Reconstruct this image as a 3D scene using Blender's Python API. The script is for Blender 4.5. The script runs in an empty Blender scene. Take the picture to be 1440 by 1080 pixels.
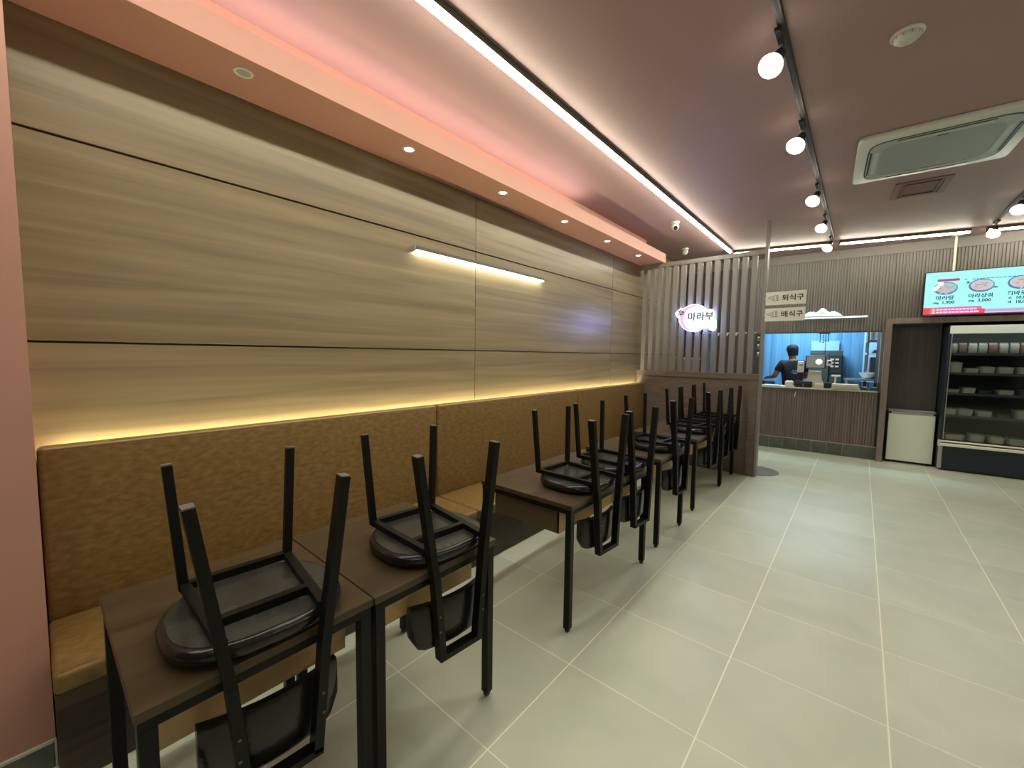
import bpy, bmesh, math, random
from mathutils import Vector, Matrix
random.seed(7)
SC = bpy.context.scene
COL = SC.collection
PI = math.pi

# ------------------------------------------------------------------ camera
F_PX = 576.0
CAM_Z = 1.56
cam_d = bpy.data.cameras.new('camera')
cam_d.sensor_width = 36.0
cam_d.lens = F_PX / 1440.0 * 36.0
cam_d.clip_start = 0.02
cam = bpy.data.objects.new('camera', cam_d)
COL.objects.link(cam)
yaw, pitch, roll = 0.704292745, -0.0733038, 0.0137208
cy_, sy_, cp_, sp_, cr_, sr_ = math.cos(yaw), math.sin(yaw), math.cos(pitch), math.sin(pitch), math.cos(roll), math.sin(roll)
f_ = Vector((-sy_ * cp_, cy_ * cp_, sp_)); r_ = Vector((cy_, sy_, 0)); u_ = r_.cross(f_)
r2, u2 = cr_ * r_ + sr_ * u_, -sr_ * r_ + cr_ * u_
M = Matrix.Identity(4)
for i in range(3):
    M[i][0], M[i][1], M[i][2] = r2[i], u2[i], -f_[i]
M[2][3] = CAM_Z
cam.matrix_world = M
SC.camera = cam

# ------------------------------------------------------------------ world, exposure
world = bpy.data.worlds.new('world'); SC.world = world; world.use_nodes = True
world.node_tree.nodes['Background'].inputs[0].default_value = (0.5, 0.48, 0.45, 1)
world.node_tree.nodes['Background'].inputs[1].default_value = 0.05
vs = SC.view_settings
vs.view_transform = 'Standard'; vs.look = 'None'; vs.gamma = 1.0; vs.use_curve_mapping = False
vs.exposure = 0.1
SC.cycles.max_bounces = 8
SC.cycles.diffuse_bounces = 4
SC.cycles.glossy_bounces = 4
SC.cycles.transparent_max_bounces = 8
SC.cycles.sample_clamp_indirect = 4.0
SC.cycles.use_denoising = True
SC.cycles.blur_glossy = 0.5

# strengths of what gives light (W/m2/sr for the mesh lamps, watts for the lamps inside fittings)
E_STRIP = 56.0      # ceiling line lights
E_COVE = 20.0        # hidden strip on top of the soffit
E_BENCH = 70.0       # warm strip behind the bench back
E_WALLBAR = 24.0
E_SIGN = 1.35
W_SPOT = 25.0      # each track lamp
W_DOWN = 3.0        # each downlight
W_KITCHEN = 40.0

def area_light(name, loc, rot, size, size_y, energy, color):
    l = bpy.data.lights.new(name, 'AREA'); l.shape = 'RECTANGLE'; l.size = size; l.size_y = size_y
    l.energy = energy; l.color = color
    o = bpy.data.objects.new(name, l); COL.objects.link(o); o.location = loc; o.rotation_euler = rot
    return o
CZ = 3.26           # ceiling height

# ------------------------------------------------------------------ materials
MATS = {}
def srgb(r, g, b):
    f = lambda c: (c / 255 / 12.92) if c / 255 <= .04045 else ((c / 255 + .055) / 1.055) ** 2.4
    return (f(r), f(g), f(b), 1)

def mat(name, color, rough=.5, metal=0., emit=None, strength=0., spec=.5, coat=0.):
    if name in MATS: return MATS[name]
    m = bpy.data.materials.new(name); m.use_nodes = True
    b = m.node_tree.nodes['Principled BSDF']
    c = tuple(color) + (1,) if len(color) == 3 else color
    b.inputs['Base Color'].default_value = c
    b.inputs['Roughness'].default_value = rough
    b.inputs['Metallic'].default_value = metal
    b.inputs['Specular IOR Level'].default_value = spec
    b.inputs['Coat Weight'].default_value = coat
    if emit is not None:
        b.inputs['Emission Color'].default_value = tuple(emit) + (1,) if len(emit) == 3 else emit
        b.inputs['Emission Strength'].default_value = strength
    MATS[name] = m
    return m

def noisy(name, c1, c2, rough=.5, scale=(1, 1, 1), nscale=5., detail=4., bump=0., bump_scale=None, lo=.35, hi=.65, spec=.5, distort=0., vary=0.):
    """two-colour noise material on object coordinates"""
    if name in MATS: return MATS[name]
    m = mat(name, c1, rough, spec=spec)
    nt = m.node_tree; N = nt.nodes; L = nt.links; b = N['Principled BSDF']
    tc = N.new('ShaderNodeTexCoord'); mp = N.new('ShaderNodeMapping')
    mp.inputs['Scale'].default_value = scale
    L.new(tc.outputs['Object'], mp.inputs['Vector'])
    nz = N.new('ShaderNodeTexNoise'); nz.inputs['Scale'].default_value = nscale
    nz.inputs['Detail'].default_value = detail; nz.inputs['Distortion'].default_value = distort
    L.new(mp.outputs['Vector'], nz.inputs['Vector'])
    rp = N.new('ShaderNodeValToRGB')
    rp.color_ramp.elements[0].position = lo; rp.color_ramp.elements[1].position = hi
    rp.color_ramp.elements[0].color = tuple(c1) + (1,) if len(c1) == 3 else c1
    rp.color_ramp.elements[1].color = tuple(c2) + (1,) if len(c2) == 3 else c2
    L.new(nz.outputs['Fac'], rp.inputs['Fac'])
    out = rp.outputs['Color']
    if vary:
        oi = N.new('ShaderNodeObjectInfo'); hs = N.new('ShaderNodeHueSaturation')
        mr = N.new('ShaderNodeMapRange'); mr.inputs['To Min'].default_value = 1 - vary; mr.inputs['To Max'].default_value = 1 + vary
        L.new(oi.outputs['Random'], mr.inputs['Value']); L.new(mr.outputs['Result'], hs.inputs['Value'])
        L.new(out, hs.inputs['Color']); out = hs.outputs['Color']
        av = N.new('ShaderNodeVectorMath'); av.operation = 'MULTIPLY_ADD'
        cb = N.new('ShaderNodeCombineXYZ')
        for k in range(3): L.new(oi.outputs['Random'], cb.inputs[k])
        av.inputs[1].default_value = (37, 37, 37)
        L.new(cb.outputs[0], av.inputs[0]); L.new(mp.outputs['Vector'], av.inputs[2]); L.new(av.outputs[0], nz.inputs['Vector'])
    L.new(out, b.inputs['Base Color'])
    if bump:
        bp = N.new('ShaderNodeBump'); bp.inputs['Strength'].default_value = bump; bp.inputs['Distance'].default_value = .004
        if bump_scale:
            n2 = N.new('ShaderNodeTexNoise'); n2.inputs['Scale'].default_value = bump_scale; n2.inputs['Detail'].default_value = 3
            L.new(tc.outputs['Object'], n2.inputs['Vector']); L.new(n2.outputs['Fac'], bp.inputs['Height'])
        else:
            L.new(nz.outputs['Fac'], bp.inputs['Height'])
        L.new(bp.outputs['Normal'], b.inputs['Normal'])
    return m

PINK = noisy('terracotta_paint', (.47, .245, .188), (.49, .255, .196), .6, nscale=3., bump=.03, bump_scale=180)
CEIL = noisy('ceiling_paint', (.385, .262, .252), (.40, .272, .262), .55, nscale=2., spec=.35, bump=.03, bump_scale=160)
WOODWALL = noisy('wall_wood', (.180, .139, .079), (.308, .245, .139), .36, scale=(3, .35, 9), nscale=1.6, detail=8, lo=.3, hi=.72, distort=.6, vary=.05)
WOODDARK = noisy('dark_wood_laminate', (.135, .102, .084), (.20, .158, .13), .42, scale=(3, 1, 26), nscale=1.5, detail=6, lo=.3, hi=.7, distort=.4)
WOODSLAT = noisy('slat_wood', (.20, .186, .176), (.26, .24, .228), .45, scale=(8, 8, .8), nscale=2.5, detail=6)
FLUTE = noisy('fluted_laminate', (.135, .122, .108), (.182, .167, .15), .5, scale=(30, 30, .6), nscale=1.2, detail=5)
FLUTESHADE = noisy('fluted_laminate_shaded', (.06, .054, .052), (.09, .082, .08), .5, scale=(30, 30, .6), nscale=1.2, detail=5)  # same laminate with the shade behind the slats put into its colour
FLUTERED = noisy('fluted_laminate_counter', (.175, .13, .122), (.23, .175, .165), .5, scale=(30, 30, .6), nscale=1.2, detail=5)
GROOVE = mat('groove_black', (.012, .010, .008), .7)
TILE = noisy('porcelain_tile', (.49, .545, .43), (.575, .62, .505), .38, nscale=2.2, detail=7, lo=.3, hi=.72, spec=.42, distort=.8, vary=.035, bump=.03, bump_scale=40)
GROUT = mat('grout', (.90, .88, .74), .8)
KICK = noisy('kick_tile', (.085, .10, .085), (.13, .15, .125), .4, nscale=7., detail=6, distort=1., vary=.08)
KICKTRIM = mat('kick_trim', (.55, .53, .46), .45)
LEATHER = noisy('tan_leatherette', (.162, .096, .028), (.262, .160, .051), .40, scale=(1, .55, 1.2), nscale=42., detail=6, lo=.32, hi=.72, distort=.3, bump=.10, bump_scale=60, spec=.4)
TABLEWOOD = noisy('walnut_table', (.046, .031, .0145), (.082, .056, .029), .36, spec=.3, scale=(9, .9, 4), nscale=1.6, detail=7, lo=.3, hi=.7, distort=.5)
BASEWOOD = noisy('bench_base_wood', (.030, .021, .013), (.055, .038, .024), .5, scale=(3, 1, 26), nscale=1.5, detail=6)
TANWOOD = noisy('shelf_ply', (.46, .30, .12), (.58, .39, .17), .5, scale=(6, 1, 6), nscale=2., detail=5)
BLACKMETAL = mat('black_powder_coat', (.006, .0065, .0055), .42, spec=.2)
VINYL = noisy('black_vinyl', (.006, .006, .0055), (.012, .012, .011), .24, spec=.5, nscale=12., bump=.35, bump_scale=45)
UNDERFAB = noisy('grey_black_underside', (.016, .018, .016), (.045, .049, .043), .27, scale=(1, 1, 1), nscale=9., detail=5, bump=.55, bump_scale=16)
CAPGREY = mat('grey_foot_cap', (.13, .125, .11), .5)
STEEL = mat('steel', (.55, .55, .53), .3, 1.)
WHITEP = mat('white_plastic', (.72, .72, .66), .4)
WHITEG = mat('white_gloss', (.70, .73, .64), .25)
GREYP = mat('grey_plastic', (.30, .31, .30), .45)
DARKG = mat('dark_grey', (.045, .047, .05), .45)
BLACKP = mat('black_plastic', (.012, .012, .014), .35)
NAVY = mat('navy_panel', (.011, .021, .038), .4)
CREAM = mat('cream_tub', (.55, .50, .36), .5)
BLACKTXT = mat('black_print', (.02, .02, .02), .6)

def emitter(name, color, strength):
    if name in MATS: return MATS[name]
    m = bpy.data.materials.new(name); m.use_nodes = True
    nt = m.node_tree; nt.nodes.clear()
    e = nt.nodes.new('ShaderNodeEmission'); e.inputs[0].default_value = tuple(color) + (1,); e.inputs[1].default_value = strength
    o = nt.nodes.new('ShaderNodeOutputMaterial'); nt.links.new(e.outputs[0], o.inputs[0])
    MATS[name] = m
    return m
EM_STRIP = emitter('strip_diffuser', (1.0, .95, .77), E_STRIP)
EM_COVE = emitter('cove_diffuser', (1.0, .76, .66), E_COVE)
EM_BENCH = emitter('bench_strip_diffuser', (1.0, .86, .53), E_BENCH)
EM_BAR = emitter('wall_bar_diffuser', (1.0, .93, .74), E_WALLBAR)
EM_BULB = emitter('bulb_face', (1.0, .97, .88), 5.0)
EM_DOWN = emitter('downlight_face', (1.0, .95, .84), 9.0)

def glass_mat(name, tint=(.9, .95, .95), refl=.12):
    if name in MATS: return MATS[name]
    m = bpy.data.materials.new(name); m.use_nodes = True
    nt = m.node_tree; nt.nodes.clear(); N = nt.nodes
    t = N.new('ShaderNodeBsdfTransparent'); t.inputs[0].default_value = tuple(tint) + (1,)
    g = N.new('ShaderNodeBsdfGlossy'); g.inputs['Roughness'].default_value = .06
    fr = N.new('ShaderNodeFresnel'); fr.inputs[0].default_value = 1.45
    ad = N.new('ShaderNodeMath'); ad.operation = 'ADD'; ad.inputs[1].default_value = refl * .5
    mx = N.new('ShaderNodeMixShader'); o = N.new('ShaderNodeOutputMaterial')
    nt.links.new(fr.outputs[0], ad.inputs[0]); nt.links.new(ad.outputs[0], mx.inputs[0])
    nt.links.new(t.outputs[0], mx.inputs[1]); nt.links.new(g.outputs[0], mx.inputs[2]); nt.links.new(mx.outputs[0], o.inputs[0])
    MATS[name] = m
    return m
GLASS = glass_mat('showcase_glass', (.86, .90, .90), .02)
CLEARPL = glass_mat('clear_plastic', (.78, .82, .84), .3)

# ------------------------------------------------------------------ geometry helpers
def BM(): return bmesh.new()

def _merge(bm, t):
    me = bpy.data.meshes.new('tmp'); t.to_mesh(me); t.free(); bm.from_mesh(me); bpy.data.meshes.remove(me)

def box(bm, x0, x1, y0, y1, z0, z1, bevel=0., seg=1, M=None):
    t = bmesh.new()
    bmesh.ops.create_cube(t, size=1.)
    for v in t.verts:
        v.co = Vector((x0 + (v.co.x + .5) * (x1 - x0), y0 + (v.co.y + .5) * (y1 - y0), z0 + (v.co.z + .5) * (z1 - z0)))
    if bevel: bmesh.ops.bevel(t, geom=list(t.edges), offset=bevel, segments=seg, affect='EDGES', profile=.5)
    if M is not None: bmesh.ops.transform(t, matrix=M, verts=t.verts)
    _merge(bm, t); return bm

def bar(bm, p0, p1, w, d, up=(0, 0, 1), bevel=0., w2=None, d2=None):
    """rectangular bar from p0 to p1; w across (perpendicular to up), d along up"""
    p0, p1 = Vector(p0), Vector(p1); z = (p1 - p0); ln = z.length; z.normalize()
    upv = Vector(up)
    x = upv.cross(z)
    if x.length < 1e-5: x = Vector((1, 0, 0)).cross(z)
    x.normalize(); y = z.cross(x)
    w2 = w if w2 is None else w2; d2 = d if d2 is None else d2
    t = bmesh.new(); vs_ = []
    for (p, ww, dd) in ((p0, w, d), (p1, w2, d2)):
        for sx, sy in ((-1, -1), (1, -1), (1, 1), (-1, 1)):
            vs_.append(t.verts.new(p + x * (sx * ww / 2) + y * (sy * dd / 2)))
    a, b = vs_[:4], vs_[4:]
    t.faces.new(a[::-1]); t.faces.new(b)
    for i in range(4): t.faces.new((a[i], a[(i + 1) % 4], b[(i + 1) % 4], b[i]))
    if bevel: bmesh.ops.bevel(t, geom=list(t.edges), offset=bevel, segments=1, affect='EDGES', profile=.5)
    _merge(bm, t); return bm

def cyl(bm, p0, p1, r0, r1=None, seg=16, caps=True):
    p0, p1 = Vector(p0), Vector(p1); r1 = r0 if r1 is None else r1
    z = p1 - p0; ln = z.length
    q = z.to_track_quat('Z', 'Y').to_matrix().to_4x4()
    t = bmesh.new()
    bmesh.ops.create_cone(t, cap_ends=caps, segments=seg, radius1=r0, radius2=r1, depth=ln, matrix=Matrix.Translation((p0 + p1) / 2) @ q)
    _merge(bm, t); return bm

def lathe(bm, prof, seg=24, M=None):
    """profile of (r, z) round the z axis"""
    t = bmesh.new(); rings = []
    for r, z in prof:
        if r < 1e-6: rings.append([t.verts.new((0, 0, z))])
        else: rings.append([t.verts.new((r * math.cos(2 * PI * i / seg), r * math.sin(2 * PI * i / seg), z)) for i in range(seg)])
    for a, b in zip(rings, rings[1:]):
        for i in range(seg):
            j = (i + 1) % seg
            if len(a) == 1 and len(b) == 1: continue
            if len(a) == 1: t.faces.new((a[0], b[j], b[i]))
            elif len(b) == 1: t.faces.new((a[i], a[j], b[0]))
            else: t.faces.new((a[i], a[j], b[j], b[i]))
    bmesh.ops.recalc_face_normals(t, faces=t.faces)
    if M is not None: bmesh.ops.transform(t, matrix=M, verts=t.verts)
    _merge(bm, t); return bm

def prism(bm, pts, h0, h1, M=None, bevel=0.):
    """polygon in xy, extruded from z=h0 to z=h1"""
    t = bmesh.new()
    a = [t.verts.new((x, y, h0)) for x, y in pts]; b = [t.verts.new((x, y, h1)) for x, y in pts]
    t.faces.new(a[::-1]); t.faces.new(b); n = len(pts)
    for i in range(n): t.faces.new((a[i], a[(i + 1) % n], b[(i + 1) % n], b[i]))
    bmesh.ops.recalc_face_normals(t, faces=t.faces)
    if bevel: bmesh.ops.bevel(t, geom=[e for e in t.edges if abs(e.verts[0].co.z - e.verts[1].co.z) < 1e-6], offset=bevel, segments=2, affect='EDGES', profile=.5)
    if M is not None: bmesh.ops.transform(t, matrix=M, verts=t.verts)
    _merge(bm, t); return bm

def sphere(bm, c, r, seg=16, ring=10, sc=(1, 1, 1)):
    t = bmesh.new()
    bmesh.ops.create_uvsphere(t, u_segments=seg, v_segments=ring, radius=r, matrix=Matrix.Translation(c) @ Matrix.Diagonal((*sc, 1)))
    _merge(bm, t); return bm

def obj(name, bm, m, parent=None, loc=None, rot=None, smooth=False):
    me = bpy.data.meshes.new(name); bm.to_mesh(me); bm.free()
    if m is not None:
        for mm in (m if isinstance(m, (list, tuple)) else (m,)): me.materials.append(mm)
    if smooth:
        me.polygons.foreach_set('use_smooth', [True] * len(me.polygons))
        me.set_sharp_from_angle(angle=math.radians(40 if smooth is True else smooth))
    o = bpy.data.objects.new(name, me); COL.objects.link(o)
    if parent is not None: o.parent = parent
    if loc is not None: o.location = loc
    if rot is not None: o.rotation_euler = rot
    return o

def tag(o, label=None, cat=None, group=None, kind=None):
    if label: o['label'] = label
    if cat: o['category'] = cat
    if group: o['group'] = group
    if kind: o['kind'] = kind
    return o

def thing(name, label, cat, loc=(0, 0, 0), rz=0., group=None):
    o = bpy.data.objects.new(name, None); o.empty_display_size = .1; COL.objects.link(o)
    o.location = loc; o.rotation_euler = (0, 0, rz)
    return tag(o, label, cat, group)

def struct(name, bm, m, parent=None, **k):
    o = obj(name, bm, m, parent, **k)
    if parent is None: o['kind'] = 'structure'
    return o

def dup(root, loc, rz, label=None, group=None):
    r = root.copy(); COL.objects.link(r); r.location = loc; r.rotation_euler = (root.rotation_euler[0], root.rotation_euler[1], rz)
    if label: r['label'] = label
    if group: r['group'] = group
    for ch in list(root.children):
        c = ch.copy(); COL.objects.link(c); c.parent = r
        for g in list(ch.children):
            d = g.copy(); COL.objects.link(d); d.parent = c
    return r

def text_bm(body, size, extrude=.001, align='CENTER', squeeze=1., bold=0.):
    """lettering as mesh in the local xz plane facing -y, centred on the origin"""
    c = bpy.data.curves.new('txt', 'FONT'); c.body = body; c.size = size; c.extrude = extrude; c.offset = bold
    c.align_x = align; c.align_y = 'CENTER'; c.resolution_u = 3
    o = bpy.data.objects.new('txt', c); COL.objects.link(o)
    dg = bpy.context.evaluated_depsgraph_get(); dg.update()
    me = bpy.data.meshes.new_from_object(o.evaluated_get(dg))
    bpy.data.objects.remove(o); bpy.data.curves.remove(c)
    bm = bmesh.new(); bm.from_mesh(me); bpy.data.meshes.remove(me)
    bmesh.ops.transform(bm, matrix=Matrix.Rotation(PI / 2, 4, 'X') @ Matrix.Diagonal((squeeze, 1, 1, 1)), verts=bm.verts)
    return bm

def superellipse(a, b, n=4., seg=48):
    out = []
    for i in range(seg):
        t = 2 * PI * i / seg; c, s = math.cos(t), math.sin(t)
        out.append((a * abs(c) ** (2 / n) * (1 if c >= 0 else -1), b * abs(s) ** (2 / n) * (1 if s >= 0 else -1)))
    return out

# far wall frame: the back of the room stands slightly skewed to the tiles
TH = math.radians(3.32); FO = Vector((-.4843, 8.3474, 0.))
def F(s, d, z=0.): return (FO.x + s * math.cos(TH) - d * math.sin(TH), FO.y + s * math.sin(TH) + d * math.cos(TH), z)
FM = Matrix.Translation(FO) @ Matrix.Rotation(TH, 4, 'Z')

WX = -2.63          # face of the timber wall
SY = 6.06           # front of the slatted partition

# ------------------------------------------------------------------ room shell
bm = BM(); box(bm, -2.9, 5.0, -3.0, 11.2, -.12, -.0003)
floor = struct('floor', bm, GROUT)
floor['label'] = 'grey green porcelain tile floor with pale grout lines'
TX, TY = .606, .5975
bmt = BM(); box(bmt, -TX / 2 + .0030, TX / 2 - .0030, -TY / 2 + .0022, TY / 2 - .0022, -.010, 0.)
t0 = obj('floor_tile', bmt, TILE, floor)
first = True
for i in range(-3, 8):
    for j in range(-4, 13):
        cx = -1.035 + (i + .5) * TX; cyy = 1.099 + (j + .5) * TY
        o = t0 if first else t0.copy()
        if not first: COL.objects.link(o)
        first = False
        o.location = (cx, cyy, 0)

# timber wall on the left
bm = BM(); box(bm, -2.80, WX - .014, -.05, 9.0, 0, CZ)
wl = struct('wall_left', bm, GROOVE)
wl['label'] = 'taupe woodgrain panelled wall behind the bench'
ys = (-.008, 2.58, 5.18, 7.78, 8.9); zs = (0.02, .70, 1.585, 2.45, CZ - .002)
for a, b in zip(ys, ys[1:]):
    for c, d in zip(zs, zs[1:]):
        bm = BM(); box(bm, WX - .02, WX, a + .003, b - .003, c + .005, d - .005, bevel=.0015)
        obj('wall_panel', bm, WOODWALL, wl)

# pink return at the near end of the wall
bm = BM(); box(bm, -2.80, -2.212, -3.0, -.004, 0, CZ)
wn = struct('wall_near', bm, PINK); wn['label'] = 'terracotta pink painted wall return at the near left edge'
bb = BM(); box(bb, -2.212, -2.200, -3.0, -.006, 0.098, .108)
base_n = struct('baseboard_near', bb, KICKTRIM)
for k in range(6):
    bm = BM(); box(bm, -2.212, -2.203, -.008 - (k + 1) * .302, -.010 - k * .302, .001, .098, bevel=.001)
    obj('base_tile', bm, KICK, base_n)
bm = BM(); box(bm, -2.212, -2.2005, -.008, -.002, 0, .108); obj('corner_trim', bm, KICKTRIM, base_n)

# ceiling, soffit
bm = BM(); box(bm, -2.9, 5.0, -3.0, 11.2, CZ, CZ + .1)
ceil = struct('ceiling', bm, CEIL); ceil['label'] = 'dusky pink painted flat ceiling'
bm = BM(); box(bm, WX, -2.262, -.004, 6.10, 2.915, 3.045, bevel=.001)
bm2 = BM()
trim1 = struct('trim_1', bm, PINK); trim1['label'] = 'terracotta soffit beam running above the timber wall'
bm = BM(); box(bm, WX, -2.52, -.004, 6.0, 3.045, CZ)
trim2 = struct('trim_2', bm, PINK); trim2['label'] = 'set back terracotta fascia above the soffit beam'
bm2.free()

# unseen sides of the room
WALLP = mat('plain_wall', (.24, .22, .20), .7); DARKFRONT = mat('unseen_dark_front', (.03, .032, .036), .3)
bm = BM(); box(bm, 5.0, 5.1, -3.0, 11.2, 0, CZ); struct('unseen_wall_right', bm, WALLP)
bm = BM(); box(bm, -2.9, 5.1, -3.1, -3.0, 0, CZ); struct('unseen_wall_front', bm, DARKFRONT)  # unseen wall, coloured dark so the showcase glass reflects little

# ------------------------------------------------------------------ fluted back wall with the serving hatch
OPX0, OPX1, OPZ0, OPZ1 = -.865, .705, 1.06, 1.985      # serving hatch
DX0, DX1 = -1.80, -1.61                                 # narrow doorway
KH = .20                                               # kick tile height
FZ = 3.12                                              # top of the fluted boards
wb = bpy.data.objects.new('wall_back', None); COL.objects.link(wb); wb['kind'] = 'structure'
wb['label'] = 'brown fluted back wall with serving hatch'; wb.location = FO; wb.rotation_euler = (0, 0, TH)
bm = BM()
box(bm, -2.6, DX0, .012, .14, 0, CZ); box(bm, DX1, OPX0, .012, .14, 0, CZ); box(bm, DX0, DX1, .012, .14, 1.98, CZ); box(bm, OPX1, .80, .012, .14, 0, CZ)
box(bm, OPX0, OPX1, .012, .14, OPZ1, CZ); box(bm, OPX0, OPX1, .012, .14, 0, OPZ0 - .012)
box(bm, .80, 5.4, .55, .65, 0, CZ); box(bm, .80, 5.4, .012, .14, 2.1, CZ); box(bm, .70, .80, .14, .6, 0, CZ)
obj('backing', bm, GROOVE, wb)
def fluted(s0, s1, z0, z1, m):
    bm = BM(); n = max(1, round((s1 - s0 - .004) / .0345)); w = (s1 - s0 - .004) / n
    t = bmesh.new()
    for k in range(n):
        a = s0 + .002 + k * w
        pr = [(a, .010), (a + .004, -.002), (a + w - .011, -.002), (a + w - .007, .010)]
        lo = [t.verts.new((x, y, z0)) for x, y in pr]; hi = [t.verts.new((x, y, z1)) for x, y in pr]
        for q in range(3): t.faces.new((lo[q], lo[q + 1], hi[q + 1], hi[q]))
        t.faces.new(hi); t.faces.new(lo[::-1])
    _merge(bm, t); box(bm, s0 + .002, s1 - .002, .0095, .012, z0, z1)
    return obj('fluted_panel', bm, m, wb)
for a, b in ((-2.14, DX0 - .03), (DX1 + .03, -1.22), (-1.22, OPX0)):
    fluted(a, b, KH + .006, 1.05, FLUTERED); fluted(a, b, 1.053, OPZ1, FLUTESHADE)
for a, b in zip((-2.14, -1.61, -1.0, -.379, .24, .80, 1.42, 2.04, 2.66, 3.3), (-1.61, -1.0, -.379, .24, .80, 1.42, 2.04, 2.66, 3.3, 3.9)):
    fluted(a, b, OPZ1 + .04 if b < -1.5 else OPZ1 + .001 if b < .9 else 2.165, FZ, FLUTESHADE if b < -.9 else FLUTE)
for a, b in zip((OPX0, -.19, .42), (-.19, .42, OPX1 + .01)):
    fluted(a, b, KH + .006, OPZ0 - .016, FLUTERED)
bm = BM(); box(bm, -2.6, 5.4, -.004, .012, FZ + .003, CZ - .001); obj('top_fascia', bm, mat('fascia_taupe', (.20, .175, .16), .6), wb)
bm = BM(); box(bm, OPX1 - .004, OPX1 + .03, -.004, .14, OPZ0 - .02, OPZ1 + .01); obj('jamb', bm, FLUTE, wb)
bm = BM(); box(bm, OPX0, OPX1, .0, .14, OPZ1 - .012, OPZ1 - .001); obj('lintel_edge', bm, DARKG, wb)
# kick tiles
bm = BM(); box(bm, -2.2, .735, -.006, .012, KH - .006, KH + .004)
base_b = struct('baseboard_back', bm, KICKTRIM); base_b.location = FO; base_b.rotation_euler = (0, 0, TH)
kt = None
for k in range(15):
    if kt is None:
        bm = BM(); box(bm, -.0975, .0975, -.004, .010, .002, KH - .006, bevel=.001); kt = obj('kick_tile', bm, KICK, base_b); o = kt
    else:
        o = kt.copy(); COL.objects.link(o)
    o.location = (.632 - k * .2, 0, 0)
bm = BM(); box(bm, -2.2, .735, .004, .0115, .001, KH - .006); obj('grout_bed', bm, KICKTRIM, base_b)

# timber portal round the fridge niche
FRAME = noisy('portal_wood', (.19, .155, .135), (.25, .205, .18), .45, scale=(8, 8, .8), nscale=2., detail=5)
bm = BM(); box(bm, .735, .805, -.10, .55, 0, 2.16, bevel=.002)
por = struct('trim_3', bm, FRAME); por.location = FO; por.rotation_euler = (0, 0, TH); por['label'] = 'brown timber portal framing the fridge niche'
bm = BM(); box(bm, .805, 3.6, -.10, .55, 2.082, 2.16, bevel=.002); obj('portal_head', bm, FRAME, por)
bm = BM(); box(bm, 3.53, 3.6, -.10, .55, 0, 2.082, bevel=.002); obj('portal_post', bm, FRAME, por)
NICHE = noisy('niche_panel', (.062, .058, .054), (.085, .079, .073), .5, scale=(20, 20, .6), nscale=1.2)
bm = BM(); box(bm, .805, 1.375, .22, .24, 0, 2.082); obj('niche_panel', bm, NICHE, por)

# ------------------------------------------------------------------ kitchen behind the hatch
def kstruct(name, bm, m): 
    o = struct(name, bm, m); o.location = FO; o.rotation_euler = (0, 0, TH); return o
KW = mat('kitchen_wall', (.30, .42, .52), .5)
bm = BM(); box(bm, -2.6, 2.2, 2.35, 2.45, 0, 2.7); kstruct('wall_kitchen_back', bm, KW)
bm = BM(); box(bm, -2.7, -2.6, .14, 2.45, 0, 2.7); kstruct('wall_kitchen_left', bm, KW)
bm = BM(); box(bm, 2.2, 2.3, .66, 2.45, 0, 2.7); kstruct('wall_kitchen_right', bm, KW)
bm = BM(); box(bm, -2.7, 2.3, .14, 2.45, 2.66, 2.7); kstruct('ceiling_kitchen', bm, mat('kitchen_ceiling', (.5, .5, .5), .7))
kl = thing('kitchen_panel_light', 'cool square light panel on the kitchen ceiling', 'light', F(-.3, .62, 2.655), TH)
bm = BM(); box(bm, -.5, .5, -.12, .12, -.012, .004); obj('light_frame', bm, WHITEP, kl)
bm = BM(); box(bm, -.48, .48, -.10, .10, -.014, -.0122); obj('diffuser', bm, emitter('kitchen_diffuser', (.75, .92, 1.0), 8.0), kl)
kl2 = thing('kitchen_panel_light', 'cool long light panel on the kitchen ceiling behind the strip curtain', 'light', F(.1, 1.75, 2.655), TH)
bm = BM(); box(bm, -.84, .84, -.18, .18, -.012, .004); obj('light_frame', bm, WHITEP, kl2)
bm = BM(); box(bm, -.82, .82, -.16, .16, -.014, -.0122); obj('diffuser', bm, MATS['kitchen_diffuser'], kl2)
area_light('kitchen_lamp', F(-.3, .62, 2.62), (0, 0, TH), .9, .18, W_KITCHEN, (.62, .85, 1.0))
area_light('kitchen_lamp_rear', F(.1, 1.75, 2.62), (0, 0, TH), 1.6, .3, W_KITCHEN * 1.2, (.50, .80, 1.0))

# ------------------------------------------------------------------ banquette bench
bench = thing('bench', 'long built-in banquette with tan mottled leatherette seat and tall back along the timber wall', 'bench', (-2.3, 3.0, 0))
def bl(bm): bmesh.ops.translate(bm, vec=(2.3, -3.0, 0), verts=bm.verts); return bm
bm = BM(); box(bm, WX + .004, -2.065, 0., 6.05, 0.002, .30, bevel=.002); obj('base_panel', bl(bm), BASEWOOD, bench)
bm = BM(); box(bm, WX + .004, -2.048, 0., 6.05, .301, .362, bevel=.002); obj('seat_board', bl(bm), mat('board_brown', (.07, .045, .02), .5), bench)['label'] = 'brown board under the seat cushions'
by = (-.004, 2.04, 4.12, 6.052)
for a, b in zip(by, by[1:]):
    bm = BM(); box(bm, -2.49, -2.032, a + .002, b - .002, .363, .436, bevel=.018, seg=3); obj('seat_cushion', bl(bm), LEATHER, bench, smooth=True)
    bm = BM(); box(bm, -2.588, -2.492, a + .003, b - .003, .37, 1.152, bevel=.02, seg=3); bc = obj('back_cushion', bl(bm), LEATHER, bench, smooth=True)
    bm = BM(); cyl(bm, (-2.498, a + .02, 1.146), (-2.498, b - .02, 1.146), .0065, seg=8); obj('piping', bl(bm), mat('piping_highlight', (.42, .30, .15), .4), bc, smooth=True)  # welt on the top edge, its highlight put into the lighter tan
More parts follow.
